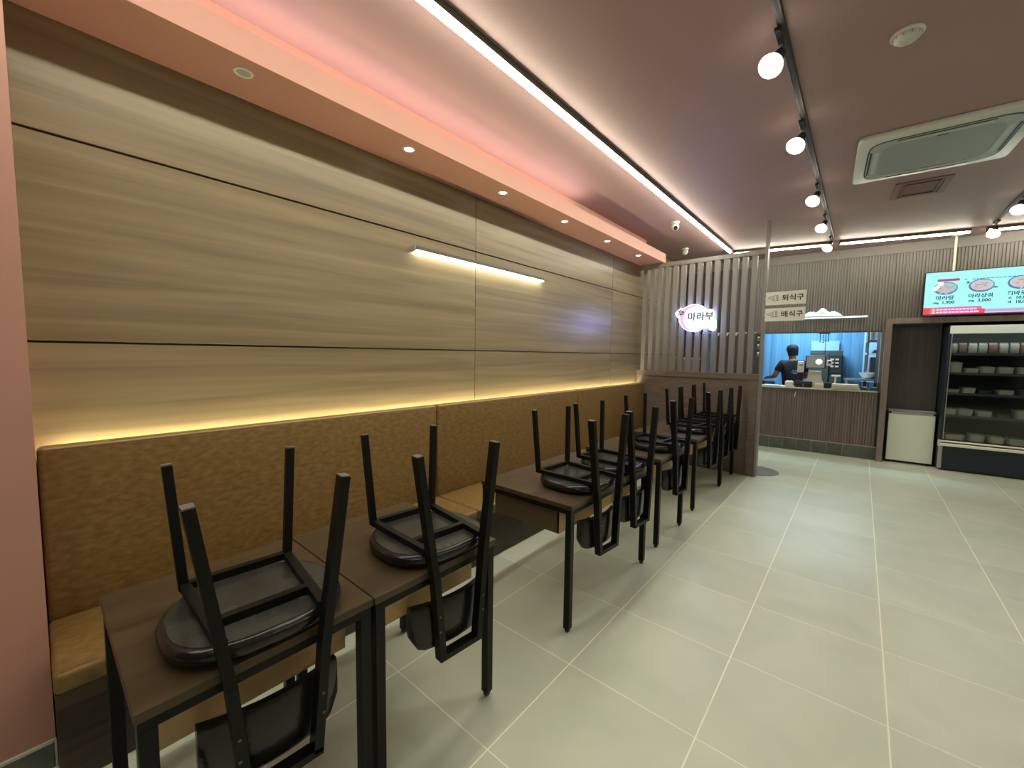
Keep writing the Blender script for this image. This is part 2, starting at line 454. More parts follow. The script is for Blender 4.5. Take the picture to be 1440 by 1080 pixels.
strip = thing('light_strip', 'warm light strip hidden behind the bench back washing the timber wall', 'light strip', (-2.606, 3.02, 1.095))
bm = BM(); box(bm, -.014, .014, -3.0, 3.02, -.03, -.004); obj('channel', bm, GREYP, strip)
bm = BM(); box(bm, -.010, .010, -2.98, 3.0, -.004, .002); obj('diffuser', bm, EM_BENCH, strip)

# ------------------------------------------------------------------ tables
TZ = .735
def table(y0, y1, xf, label):
    cx, cy = xf - .345, (y0 + y1) / 2; L = (y1 - y0) / 2; D = .345
    t = thing('table', label, 'table', (cx, cy, 0), 0, 'walnut tables along the bench')
    bm = BM(); box(bm, -D, D, -L, L, TZ - .026, TZ, bevel=.0015); obj('tabletop', bm, TABLEWOOD, t)
    e, w = .006, .037
    bm = BM(); zt, zb = TZ - .027, TZ - .054
    box(bm, -D + e, D - e, -L + e, -L + e + w, zb, zt); box(bm, -D + e, D - e, L - e - w, L - e, zb, zt)
    box(bm, -D + e, -D + e + w, -L + e + w, L - e - w, zb, zt); box(bm, D - e - w, D - e, -L + e + w, L - e - w, zb, zt)
    obj('apron_frame', bm, BLACKMETAL, t)
    for sx in (-1, 1):
        for s in (-1, 1):
            x, y = sx * (D - e - w / 2), s * (L - e - w / 2)
            bm = BM(); box(bm, x - w / 2, x + w / 2, y - w / 2, y + w / 2, .022, zb, bevel=.002); lg = obj('leg', bm, BLACKMETAL, t)
            bm = BM(); bar(bm, (x, y, 0.001), (x, y, .022), .020, .020, (0, 1, 0), w2=.027, d2=.027); obj('foot', bm, BLACKP, lg)
    # open tray shelf hanging under the top
    a, b, c, d = -.26, .235, -L + .045, L - .045
    if c > 0: c = 0
    z1, z0 = zb - .001, .535
    bm = BM(); box(bm, a, b, c, c + .015, z0, z1); box(bm, a, b, d - .015, d, z0, z1); box(bm, a, a + .015, c + .015, d - .015, z0, z1)
    sh = obj('under_shelf', bm, mat('shelf_brown', (.085, .058, .035), .5), t)
    bm = BM(); box(bm, a + .015, b - .012, c + .015, d - .015, z0, z0 + .012); obj('shelf_board', bm, TANWOOD, sh)
    bm = BM(); box(bm, b - .012, b + .002, c - .0, d + .0, z0 - .001, z1 - .004, bevel=.001); obj('shelf_front', bm, TANWOOD, sh)['label'] = 'pale plywood front of the tray'
    return t
table(.112, .709, -1.200, 'dark walnut table nearest the camera, leftmost of the row')
table(.713, 1.312, -1.196, 'second walnut table from the left, butted against the nearest one')
table(1.872, 2.945, -1.152, 'wide walnut table standing apart with two upturned chairs on it')
table(3.225, 3.842, -1.168, 'small walnut table with a single upturned chair, fourth from the left')
table(4.255, 5.335, -1.192, 'wide walnut table fifth from the left with the seats of two upturned chairs')
table(5.365, 5.985, -1.205, 'walnut table at the far end against the slatted partition')

# ------------------------------------------------------------------ chairs, upside down on the tables
def make_chair(label):
    c = thing('chair', label, 'chair', (0, 0, 0), 0, 'black chairs upturned on the tables')
    # seat pad: rounded, thicker in the middle
    a, b = .212, .238
    ring = lambda k, n=2.7: [(x * (1 if x > 0 else 1.02), y * (1. if x > -.05 else 1. - .10 * min(1, (-x - .05) / .15))) for x, y in superellipse(a * k, b * k, n, 44)]
    t = bmesh.new(); lv = []
    for k, z in ((.80, .0), (.93, .004), (.985, .016), (1., .030), (.985, .045), (.955, .052), (.93, .054)):
        lv.append([t.verts.new((x, y, z + (.0012 * math.sin(i * 5.1) if k > .94 and z > .04 else 0))) for i, (x, y) in enumerate(ring(k))])
    for p, q in zip(lv, lv[1:]):
        for i in range(44): t.faces.new((p[i], p[(i + 1) % 44], q[(i + 1) % 44], q[i]))
    t.faces.new(lv[0][::-1]); t.faces.new(lv[-1])
    bm = BM(); _merge(bm, t); pad = obj('seat', bm, VINYL, c, smooth=50)
    bm = BM(); prism(bm, ring(.915), .0542, .0556); obj('underside_cloth', bm, UNDERFAB, pad)['label'] = 'dull grey cloth under the seat'
    w = .026
    z0, z1 = .0562, .080; zc = (z0 + z1) / 2
    bm = BM(); bar(bm, (-.198, -.152, zc), (-.198, .152, zc), w, .024)
    for s in (-1, 1): bar(bm, (-.198, s * .150, zc), (.208, s * .126, zc), w, .024)
    obj('seat_frame', bm, BLACKMETAL, c)
    bm = BM(); bar(bm, (.085, -.122, zc), (.085, .122, zc), w, .0236); obj('cross_bar', bm, BLACKMETAL, c)
    for s in (-1, 1):
        bm = BM(); bar(bm, (-.200, s * .152, .0575), (-.222, s * .178, .462), .027, .027, (0, 1, 0), bevel=.002); l = obj('leg', bm, BLACKMETAL, c)
        bm = BM(); bar(bm, (-.2221, s * .1782, .4622), (-.2223, s * .1784, .466), .026, .026, (0, 1, 0)); obj('foot_cap', bm, CAPGREY, l)
        # rear leg and back post: one bent bar, thick side outwards
        P = [(.224, s * .186, .452), (.228, s * .128, .045), (.232, s * .117, -.03), (.232, s * .0885, -.352)]
        bm = BM()
        for p, q in zip(P, P[1:]): bar(bm, p, q, .027, .040, (1, 0, 0))
        l = obj('leg', bm, BLACKMETAL, c)
        bm = BM(); bar(bm, (.224, s * .1861, .4525), (.224, s * .1864, .456), .026, .039, (1, 0, 0)); obj('foot_cap', bm, CAPGREY, l)
        bm = BM()
        for zz in (-.175, -.235):
            cyl(bm, (.2505, s * .105, zz), (.2528, s * .105, zz), .0045, seg=8)
        obj('screws', bm, mat('dark_screw', (.12, .12, .12), .35, .8), l)
    bm = BM(); bar(bm, (.232, -.0885 - .0135, -.350), (.232, .0885 + .0135, -.350), .040, .022, (0, 0, 1)); obj('back_rail', bm, BLACKMETAL, c)
    # backrest pad, slightly curved towards the sitter
    t = bmesh.new(); n = 14; rows = []
    for i in range(n + 1):
        u = -1 + 2 * i / n; y = u * .180
        zt = -.150 + (-.004 * u * u); zb_ = -.332 + .055 * max(0, (abs(u) - .74) / .26) ** 2.4
        x = .175 - .042 * u * u; th = .034
        e = .012
        rows.append([t.verts.new(p) for p in ((x, y, zb_ + e), (x + e * .5, y, zb_), (x + th - e * .5, y, zb_), (x + th, y, zb_ + e), (x + th, y, zt - e), (x + th - e * .5, y, zt), (x + e * .5, y, zt), (x, y, zt - e))])
    for p, q in zip(rows, rows[1:]):
        for k in range(8): t.faces.new((p[k], p[(k + 1) % 8], q[(k + 1) % 8], q[k]))
    t.faces.new(rows[0]); t.faces.new(rows[-1][::-1])
    bmesh.ops.recalc_face_normals(t, faces=t.faces)
    bm = BM(); _merge(bm, t); obj('backrest', bm, VINYL, c, smooth=55)
    return c
CH = [(-1.402, .424, -.065, 'upturned black chair on the nearest table, largest in view'),
      (-1.398, 1.09, -.09, 'upturned black chair on the second table from the left'),
      (-1.349, 2.252, -.085, 'upturned black chair on the wide third table, nearer of the two there'),
      (-1.356, 2.765, -.09, 'upturned black chair on the wide third table, farther of the two there'),
      (-1.370, 3.645, -.10, 'upturned black chair alone on the small fourth table'),
      (-1.396, 4.745, -.08, 'upturned black chair on the fifth table, first of the three bunched at the far end'),
      (-1.398, 5.245, -.08, 'upturned black chair bunched in the middle of the three at the far end'),
      (-1.405, 5.765, -.07, 'upturned black chair closest to the slatted partition')]
c0 = None
for x, y, rz, lb in CH:
    if c0 is None:
        c0 = make_chair(lb); c0.location = (x, y, TZ + .0005); c0.rotation_euler = (0, 0, rz)
    else: dup(c0, (x, y, TZ + .0005), rz, lb)

# ------------------------------------------------------------------ slatted partition
sp = thing('partition', 'half height timber partition with vertical slats dividing the seating from the counter', 'partition', (-1.8, SY + .06, 0))
def pl(bm): bmesh.ops.translate(bm, vec=(1.8, -(SY + .06), 0), verts=bm.verts); return bm
XR = -.966
bm = BM(); box(bm, WX + .001, XR - .03, SY + .012, SY + .10, .002, 1.262, bevel=.001); obj('base_panel', pl(bm), WOODDARK, sp)
bm = BM(); box(bm, WX + .001, XR - .03, SY - .004, SY + .115, 1.264, 1.342, bevel=.002); obj('ledge', pl(bm), WOODDARK, sp)
bm = BM(); box(bm, XR - .128, XR - .031, SY + .001, SY + .0118, .003, 1.262, bevel=.001); obj('base_stile', pl(bm), WOODDARK, sp)
bm = BM(); box(bm, XR - .028, XR, SY - .006, SY + .118, .002, CZ - .001, bevel=.001); obj('end_post', pl(bm), WOODSLAT, sp)
bm = BM(); box(bm, WX + .001, XR - .03, SY - .004, SY + .075, 2.858, 2.914, bevel=.001); obj('top_rail', pl(bm), WOODSLAT, sp)
sl = None
for k in range(15):
    x = -2.545 + k * .1105
    if x > XR - .04: break
    if sl is None:
        bm = BM(); box(bm, -.031, .031, -.030, .030, 1.3435, 2.8565, bevel=.0015); sl = obj('slat', bm, WOODSLAT, sp); o = sl
    else:
        o = sl.copy(); COL.objects.link(o)
    o.location = (x + 1.8, -.06 + .034, 0)

mt = BM(); lathe(mt, [(0, .001), (.262, .001), (.268, .004), (.262, .008), (0, .009)], 48)  # thin round disc, darker grey than the tiles
tag(obj('floor_disc', mt, mat('grey_disc', (.21, .22, .20), .8), loc=(-1.02, 6.43, 0)), 'round grey disc on the floor behind the end post of the partition', 'mat')

# ------------------------------------------------------------------ lightbox sign on the slats
sg = thing('lightbox_sign', 'glowing cloud-shaped white shop sign with pink crescent on the partition', 'sign', (-1.77, SY - .10, 2.085))
def circ(cx, cz, r, n=28): return [(cx + r * math.cos(2 * PI * i / n), cz + r * math.sin(2 * PI * i / n)) for i in range(n)]
def rz_(pts, a, cx, cz): return [(cx + (x - cx) * math.cos(a) - (z - cz) * math.sin(a), cz + (x - cx) * math.sin(a) + (z - cz) * math.cos(a)) for x, z in pts]
XZ = Matrix.Rotation(PI / 2, 4, 'X')      # prism height becomes -y
def sgn(name, polys, y0, y1, m, parent):
    bm = BM()
    for p in polys: prism(bm, p, -y1, -y0, XZ)
    return obj(name, bm, m, parent)
rr = lambda x0, x1, z0, z1, r: [(px, pz) for cx, cz, a0 in ((x1 - r, z1 - r, 0), (x0 + r, z1 - r, 90), (x0 + r, z0 + r, 180), (x1 - r, z0 + r, 270)) for px, pz in [(cx + r * math.cos(math.radians(a0 + k * 22.5)), cz + r * math.sin(math.radians(a0 + k * 22.5))) for k in range(5)]]
blobs = [circ(-.03, .005, .190), rz_(rr(-.265, -.125, .0, .14, .045), .75, -.195, .07), rr(-.06, .215, -.085, .075, .045), rr(.135, .225, .0, .115, .04), rr(-.05, .18, -.135, .0, .05), circ(-.165, -.02, .06), rr(.17, .255, -.175, -.02, .035)]
EM_SIGN = emitter('sign_white', (.93, 1.0, 1.0), E_SIGN); EM_PINK = emitter('sign_pink', (1.0, .50, .80), 1.05)
# front face at y = 0 of the sign, box behind it
for i, p in enumerate(blobs): p_ = p
body = sgn('light_body', blobs, .002, .060, mat('sign_side', (.8, .85, .9), .4, emit=(.40, .52, 1.0), strength=5.0), sg)
bmf = BM()
for i, p in enumerate(blobs): prism(bmf, p, .0002 + i * .00004, .0018 + i * .00004, XZ)
obj('face', bmf, EM_SIGN, sg, loc=(0, .002, 0))
cres = []
for i in range(25):
    a = math.radians(65 + i * 8.4); cres.append((-.03 + .175 * math.cos(a), .005 + .175 * math.sin(a)))
for i in range(24, -1, -1):
    a = math.radians(65 + i * 8.4); th = .040 * math.sin(PI * i / 24) + .004; cres.append((-.03 + (.172 - th) * math.cos(a), .005 + (.172 - th) * math.sin(a)))
cbm = BM(); t = bmesh.new(); va = [t.verts.new((x, -.0022, z)) for x, z in cres]; vb = [t.verts.new((x, -.0036, z)) for x, z in cres]
for i in range(24):
    j, k = 49 - i, 48 - i
    t.faces.new((vb[i], vb[i + 1], vb[k], vb[j])); t.faces.new((va[i], va[j], va[k], va[i + 1]))
_merge(cbm, t); obj('crescent', cbm, EM_PINK, sg)
def put_text(name, body, size, x, y, z, m, parent, sq=1., bold=0., rot=0.):
    bm = text_bm(body, size, .0008, squeeze=sq, bold=bold)
    return obj(name, bm, m, parent, loc=(x, y, z), rot=(0, rot, 0))
SGTXT = mat('sign_lettering', (.03, .06, .06), .6)
put_text('lettering', '마라부', .118, .065, -.005, .015, SGTXT, sg, 1.05, .002)
put_text('seal_letter', '辛', .10, -.195, -.005, .07, SGTXT, sg, 1., .002)
put_text('small_letter', '엌', .05, .155, -.005, -.085, mat('sign_small', (.55, .68, .7), .6), sg)
bm = BM()
for x in (-.12, .10): cyl(bm, (x, .060, .03), (x, .098, .03), .012, seg=10)
obj('mount', bm, STEEL, sg)
li = bpy.data.lights.new('sign_glow', 'AREA'); li.shape = 'RECTANGLE'; li.size = .45; li.size_y = .3; li.energy = 5.0; li.color = (.22, .32, 1.0)
lo = bpy.data.objects.new('sign_glow', li); COL.objects.link(lo); lo.location = (-1.77, SY - .115, 2.08); lo.rotation_euler = (-PI / 2, 0, 0)

# direction signs fixed to the end post
def guide(z, word, label):
    g = thing('guide_sign', label, 'sign', (-.752, SY - .012, z), 0, 'direction signs on the end post')
    bm = BM(); box(bm, -.208, .208, -.006, .006, -.08, .08, bevel=.001); obj('board', bm, mat('sign_board', (.86, .84, .78), .5), g)
    put_text('lettering', word, .082, .076, -.0072, -.002, BLACKTXT, g, 1.0, .0015)
    # pointing hand outline
    bm = BM()
    pts = [(-.172, .012), (-.12, .022), (-.085, .034), (-.05, .034), (-.05, -.028), (-.10, -.030), (-.115, -.006), (-.168, .000), (-.172, .012)]
    hx = lambda v: -.178 + (v + .172) * .70
    for p, q in zip(pts, pts[1:]): bar(bm, (hx(p[0]), -.0072, p[1]), (hx(q[0]), -.0072, q[1]), .004, .0012, (0, 1, 0))
    for zz in (.016, .000, -.015): bar(bm, (hx(-.108), -.0072, zz), (hx(-.075), -.0072, zz), .0035, .0012, (0, 1, 0))
    for p, q in (((-.045, .036), (-.03, .036)), ((-.03, .036), (-.03, -.03)), ((-.03, -.03), (-.045, -.03))): bar(bm, (hx(p[0]), -.0072, p[1]), (hx(q[0]), -.0072, q[1]), .005, .0012, (0, 1, 0))
    obj('hand_symbol', bm, BLACKTXT, g)
    bm = BM(); box(bm, -.2135, -.2085, -.010, .016, -.02, .02); cyl(bm, (-.222, -.012, 0), (-.205, -.012, 0), .008, seg=10); obj('bracket', bm, STEEL, g)
guide(2.292, '퇴식구', 'cream direction sign reading the tray return word, upper of the two on the post')
guide(2.092, '배식구', 'cream direction sign reading the serving point word, lower of the two on the post')

# ------------------------------------------------------------------ ceiling line lights
def line_light(name, p0, p1, label, hw=.028, group='ceiling line lights'):
    p0, p1 = Vector(p0), Vector(p1); L = (p1 - p0).length; a = math.atan2(p1.y - p0.y, p1.x - p0.x)
    t = thing('line_light', label, 'line light', ((p0.x + p1.x) / 2, (p0.y + p1.y) / 2, CZ), a, group)
    bm = BM(); box(bm, -L / 2, L / 2, -hw, hw, -.040, -.0005, bevel=.001); obj('housing', bm, mat('housing_grey', (.10, .115, .09), .45), t)
    n = 6; pts = [(-hw * .92, -.041)] + [(-hw * .92 * math.cos(PI * i / n), -.0412 - .020 * math.sin(PI * i / n)) for i in range(1, n)] + [(hw * .92, -.041)]
    t2 = bmesh.new(); A = [t2.verts.new((-L / 2 + .004, y, z)) for y, z in pts]; B = [t2.verts.new((L / 2 - .004, y, z)) for y, z in pts]
    for i in range(len(pts) - 1): t2.faces.new((A[i], A[i + 1], B[i + 1], B[i]))
    t2.faces.new((A[0], B[0], B[-1], A[-1])); t2.faces.new(A[::-1]); t2.faces.new(B)
    bmesh.ops.recalc_face_normals(t2, faces=t2.faces)
    bm = BM(); _merge(bm, t2); obj('diffuser', bm, EM_STRIP, t)
    bm = BM(); box(bm, -L / 2 - .004, -L / 2 + .0035, -hw, hw, -.06, -.001); box(bm, L / 2 - .0035, L / 2 + .004, -hw, hw, -.06, -.001); obj('end_caps', bm, DARKG, t)
    return t
CZL = CZ
line_light('a', (-1.66, -1.6, 0), (-1.675, 7.26, 0), 'long ceiling line light running the length of the timber wall')
d0, d1 = Vector((-1.679, 7.40, 0)), Vector((.984, 7.955, 0)); dv = (d1 - d0).normalized()
P_ = lambda x: d0 + dv * ((x - d0.x) / dv.x)
line_light('b', P_(-1.655), P_(-.475), 'ceiling line light over the counter between the partition post and the black track')
line_light('c', P_(-.335), P_(.975), 'ceiling line light before the back wall right of the black track')
line_light('e', (3.4, 1.2, 0), (3.4, 5.2, 0), 'added fill line light over the far right side of the room, outside the picture')  # unseen fixture added as fill for the room
line_light('f', (.4, -1.6, 0), (3.0, -1.6, 0), 'added fill line light behind the camera, outside the picture')  # second added fill fixture, out of view behind the camera
line_light('d', P_(1.13), P_(2.9), 'ceiling line light at the right edge behind the second track')

# cove strip on the soffit
cv = thing('cove_light', 'hidden strip on top of the terracotta soffit glowing onto the ceiling', 'light strip', (-2.40, 2.2, 3.046))
bm = BM(); box(bm, -.02, .02, -2.2, 1.75, 0, .006); obj('channel', bm, GREYP, cv)
bm = BM(); box(bm, -.016, .016, -2.18, 1.73, .006, .012); obj('diffuser', bm, EM_COVE, cv)

# wall bar lamp
wbz = thing('wall_bar_light', 'slim bar lamp fixed on the timber wall', 'wall lamp', (WX + .001, 2.725, 2.338))
bm = BM(); box(bm, 0, .046, -.815, .815, -.006, .022, bevel=.003); obj('housing', bm, mat('bar_housing', (.11, .11, .09), .4), wbz)
bm = BM(); box(bm, .008, .043, -.808, .808, -.018, -.0065, bevel=.003); obj('diffuser', bm, EM_BAR, wbz)
bm = BM(); box(bm, 0, .0465, -.822, -.8155, -.019, .023); box(bm, 0, .0465, .8155, .822, -.019, .023); obj('end_caps', bm, GREYP, wbz)

# downlights in the soffit
DL = None
DLN = ('nearest', 'second', 'third', 'fourth', 'fifth', 'farthest')
for k, y in enumerate((.743, 1.708, 2.651, 3.598, 4.52, 5.412)):
    lit = k > 0
    t = thing('downlight', ('unlit round downlight with a white rim, nearest in the soffit' if not lit else '%s lit downlight in the terracotta soffit' % (DLN[k] + (' nearest' if k < 5 else ''))), 'downlight', (-2.382, y, 2.915), 0, 'downlights in the soffit')
    bm = BM(); lathe(bm, [(.030, -.001), (.031, -.004), (.040, -.005), (.043, -.002), (.043, -.0005)], 24); obj('rim', bm, WHITEP, t, smooth=True)
    bm = BM(); lathe(bm, [(0, -.0012), (.0300, -.0012), (.030, -.0006), (0, -.0006)], 20); obj('lens', bm, EM_DOWN if lit else mat('unlit_lens', (.40, .42, .36), .35), t)
    if lit:
        l = bpy.data.lights.new('downlight_lamp', 'SPOT'); l.energy = W_DOWN; l.spot_size = math.radians(70); l.spot_blend = .8; l.shadow_soft_size = .03; l.color = (1, .9, .72)
        o = bpy.data.objects.new('downlight_lamp', l); COL.objects.link(o); o.location = (-2.382, y, 2.905)

# ------------------------------------------------------------------ track lights
def track(x, y0, y1, label):
    t = thing('track_rail', label, 'track', (x, (y0 + y1) / 2, CZ)); L = (y1 - y0) / 2
    bm = BM(); box(bm, -.017, .017, -L, L, -.030, -.0005, bevel=.002); obj('rail', bm, BLACKP, t)
    bm = BM(); box(bm, -.006, .006, -L + .01, L - .01, -.0312, -.0302); obj('conductor', bm, DARKG, t)
    bm = BM(); box(bm, -.019, .019, -L - .03, -L, -.032, -.0005); box(bm, -.019, .019, L, L + .03, -.032, -.0005); obj('end_feed', bm, BLACKP, t)
track(-.405, -1.0, 7.35, 'black ceiling track with a row of round spot lamps')
track(1.15, 4.5, 7.72, 'black ceiling track at the right edge of the room')
SPOT0 = [None]
def spot(x, y, label, az, tilt, on=True):
    """az: heading of the beam in plan, tilt: away from straight down"""
    if SPOT0[0] is None:
        t = thing('track_spot', label, 'spotlight', (x, y, CZ - .031), 0, 'spot lamps on the ceiling tracks')
        bm = BM(); box(bm, -.014, .014, -.075, .075, -.022, -.0005, bevel=.003); obj('adapter', bm, BLACKP, t)
        bm = BM(); cyl(bm, (0, .05, -.022), (0, .05, -.066), .009, seg=10); obj('stem', bm, STEEL, t)
        d = Vector((math.sin(tilt) * math.cos(az), math.sin(tilt) * math.sin(az), -math.cos(tilt)))
        p = Vector((0, .05, -.066)); Mx = Matrix.Translation(p) @ (-d).to_track_quat('Z', 'Y').to_matrix().to_4x4()
        bm = BM(); lathe(bm, [(0, .012), (.026, .010), (.028, 0), (.026, -.05), (.020, -.055)], 20, Mx); obj('socket', bm, BLACKP, t, smooth=True)
        bm = BM(); lathe(bm, [(.021, -.054), (.030, -.075), (.056, -.105), (.060, -.118), (.056, -.120)], 24, Mx); obj('reflector', bm, mat('par_glass', (.7, .68, .6), .2, emit=(1, .9, .7), strength=4.0), t, smooth=True)
        bm = BM(); lathe(bm, [(0, -.127), (.030, -.126), (.050, -.123), (.0565, -.1195), (0, -.1190)], 24, Mx); obj('bulb_face', bm, EM_BULB, t, smooth=True)
        SPOT0[0] = t
    else: t = dup(SPOT0[0], (x, y, CZ - .031), 0, label)
    d = Vector((math.sin(tilt) * math.cos(az), math.sin(tilt) * math.sin(az), -math.cos(tilt)))
    l = bpy.data.lights.new('track_lamp', 'SPOT'); l.energy = W_SPOT; l.spot_size = math.radians(105); l.spot_blend = 1.0; l.shadow_soft_size = .06; l.color = (1, .96, .84)
    o = bpy.data.objects.new('track_lamp', l); COL.objects.link(o); o.location = Vector((x, y + .05, CZ - .097)) + d * .135
    o.rotation_euler = (-d).to_track_quat('Z', 'Y').to_euler()
AZ, TI = math.radians(-112), math.radians(42)
for (y, lb) in ((2.60, 'nearest lit spot lamp on the long black track'), (3.66, 'second nearest lit spot lamp on the long black track'), (5.02, 'third lit spot lamp along the long black track'),
                (6.12, 'fourth lit spot lamp along the long black track'), (7.25, 'lit spot lamp at the far end of the long black track'), ):
    spot(-.42, y, lb, AZ, TI)
spot(1.15, 7.60, 'lit spot lamp at the far end of the right hand track', AZ, TI)
spot(1.15, 6.55, 'lit spot lamp on the right hand track at the picture edge', AZ, TI)
# lamps further along the tracks, outside the view, light the room as those in view do
spot(-.42, 1.2, 'spot lamp on the long black track above the camera', AZ, TI)
spot(1.15, 5.2, 'spot lamp on the right hand track out of view', AZ, TI)

# ------------------------------------------------------------------ things on the ceiling
ac = thing('air_conditioner', 'white ceiling cassette air conditioner right of the black track', 'air conditioner', (.345, 4.735, CZ), math.radians(3))
h = .485
bm = BM(); prism(bm, superellipse(h, h, 22, 64), -.045, -.001, bevel=.006); obj('panel', bm, mat('ac_white', (.62, .67, .60), .35), ac, smooth=30)
def ringp(bm, a, b, n, z0, z1, seg=64):
    A, B = superellipse(a, a, n, seg), superellipse(b, b, n, seg); t = bmesh.new()
    r = [[t.verts.new((x, y, z)) for x, y in P] for P, z in ((A, z0), (A, z1), (B, z1), (B, z0))]
    for p, q in ((0, 1), (1, 2), (2, 3), (3, 0)):
        for i in range(seg): t.faces.new((r[p][i], r[p][(i + 1) % seg], r[q][(i + 1) % seg], r[q][i]))
    bmesh.ops.recalc_face_normals(t, faces=t.faces); _merge(bm, t)
bm = BM(); ringp(bm, .415, .405, 7, -.048, -.0455); obj('slot_outline', bm, DARKG, ac)
bm = BM(); ringp(bm, .404, .330, 7, -.052, -.0455); obj('louvre_ring', bm, mat('ac_ring', (.46, .51, .48), .35), ac, smooth=30)
bm = BM(); prism(bm, superellipse(.328, .328, 9, 64), -.050, -.0455); obj('intake_grille', bm, mat('ac_grille', (.36, .41, .40), .4), ac, smooth=30)
for k in range(4):
    Mk = Matrix.Rotation(k * PI / 2, 4, 'Z')
    bm = BM(); box(bm, -.25, .25, -.398, -.386, -.0545, -.0525, M=Mk); obj('air_slot', bm, BLACKP, ac)
    bm = BM(); box(bm, -.24, .24, -.372, -.342, -.0545, -.0525, bevel=.001, M=Mk); obj('louvre', bm, mat('ac_white', (.5, .5, .5)), ac)
bm = BM(); box(bm, -.03, .03, -.318, -.306, -.052, -.0505); obj('badge', bm, DARKG, ac)

ht = thing('ceiling_hatch', 'square painted access hatch in the ceiling behind the air conditioner', 'hatch', (.345, 5.80, CZ), math.radians(3))
HM = mat('hatch_paint', (.25, .135, .12), .5)
bm = BM(); box(bm, -.20, .20, -.25, -.20, -.010, -.0005); box(bm, -.20, .20, .20, .25, -.010, -.0005); box(bm, -.20, -.15, -.20, .20, -.010, -.0005); box(bm, .15, .20, -.20, .20, -.010, -.0005); obj('frame', bm, HM, ht)
bm = BM(); box(bm, -.146, .146, -.196, .196, -.005, -.0005); obj('door_leaf', bm, HM, ht)
bm = BM()
for a in ((-.13, .13, -.18, -.165), (-.13, .13, .165, .18), (-.13, -.115, -.165, .165), (.115, .13, -.165, .165)): box(bm, *a, -.014, -.0052)
obj('inner_rim', bm, mat('hatch_rim', (.16, .085, .075), .5), ht)

sd = thing('smoke_detector', 'round white smoke detector on the ceiling near the top right', 'smoke detector', (.085, 3.05, CZ))
bm = BM(); lathe(bm, [(0, -.0005), (.068, -.0005), (.070, -.010), (.064, -.018), (.058, -.019)], 32); obj('base', bm, WHITEP, sd, smooth=True)
bm = BM(); lathe(bm, [(.056, -.0185), (.054, -.030), (.040, -.042), (.020, -.047), (0, -.048)], 32); obj('dome', bm, mat('detector_dome', (.55, .58, .50), .35), sd, smooth=True)
bm = BM()
for k in range(10):
    a = 2 * PI * k / 10; bar(bm, (.0575 * math.cos(a), .0575 * math.sin(a), -.018), (.052 * math.cos(a), .052 * math.sin(a), -.031), .008, .004)
obj('vent_ribs', bm, GREYP, sd)

def cctv(x, y, az, label):
    t = thing('security_camera', label, 'security camera', (x, y, CZ), 0, 'dome cameras on the ceiling')
    bm = BM(); lathe(bm, [(0, -.0005), (.050, -.0005), (.052, -.012), (.046, -.024), (.030, -.026), (0, -.026)], 24); obj('base', bm, WHITEP, t, smooth=True)
    bm = BM(); sphere(bm, (0, 0, -.058), .046, 20, 12); obj('eyeball', bm, WHITEP, t, smooth=True)
    d = Vector((math.cos(az) * .8, math.sin(az) * .8, -.55)).normalized(); c = Vector((0, 0, -.058))
    bm = BM(); cyl(bm, c + d * .036, c + d * .050, .024, seg=18); obj('lens', bm, BLACKP, t)
cctv(-1.90, 5.40, math.radians(-60), 'white dome camera on the ceiling left of the long line light')
cctv(-2.22, 6.80, math.radians(40), 'smaller looking white dome camera beyond the soffit end, turned away')

# ------------------------------------------------------------------ counter top and what stands on it
def far_thing(name, label, cat, s, d, z, group=None): return thing(name, label, cat, F(s, d, z), TH, group)
ct = far_thing('countertop', 'pale stone serving counter top in the hatch', 'countertop', -.08, .16, 1.045)
bm = BM(); box(bm, OPX0 + .08 + .002, .703 + .08, -.19, .20, 0, .028, bevel=.004, seg=2); obj('slab', bm, mat('counter_white', (.62, .62, .58), .3), ct)
bm = BM(); box(bm, OPX0 + .084, .78, -.02, .19, -.06, -.001); obj('sub_top', bm, DARKG, ct)
CT = 1.0735
def simple(name, label, cat, s, d, z, parts, group=None):
    t = far_thing(name, label, cat, s, d, z, group)
    for pn, bm, m in parts: obj(pn, bm, m, t, smooth=30)
    return t
def B(*a, **k): bm = BM(); box(bm, *a, **k); return bm
def Cy(*a, **k): bm = BM(); cyl(bm, *a, **k); return bm
bm = BM(); box(bm, -.14, .14, -.09, .09, 0, .010, bevel=.004); box(bm, -.13, .08, -.07, .08, .0105, .018, bevel=.004)
tag(obj('folded_cloth', bm, mat('cloth_white', (.66, .68, .66), .8), loc=F(-.66, .06, CT), rot=(0, 0, TH)), 'folded white cloth lying at the left end of the counter', 'cloth')
simple('napkin_box', 'white napkin box at the left of the till', 'box', -.425, .05, CT, [('case', B(-.06, .06, -.05, .05, 0, .085, bevel=.006), WHITEP), ('napkins', B(-.045, .045, -.03, .03, .0855, .098, bevel=.004), mat('paper', (.8, .8, .78), .8))])
simple('cash_box', 'low black cash box in front of the till', 'box', -.23, .03, CT, [('case', B(-.118, .118, -.055, .055, 0, .10, bevel=.004), BLACKP), ('lid_seam', B(-.116, .116, -.0562, -.0552, .070, .073), GREYP), ('divider', B(-.004, .004, -.057, -.0553, .008, .066), GREYP)])
simple('card_holder', 'small cream card box between the black boxes', 'box', -.02, .00, CT, [('case', B(-.055, .055, -.03, .03, 0, .060, bevel=.003), CREAM), ('cards', B(-.045, .045, -.018, .018, .0605, .075), WHITEP)])
simple('cup_bin', 'small black bin right of the cream card box', 'bin', .09, .02, CT, [('case', B(-.045, .045, -.04, .04, 0, .085, bevel=.004), BLACKP), ('rim', B(-.048, .048, -.043, .043, .0855, .092, bevel=.003), DARKG)])
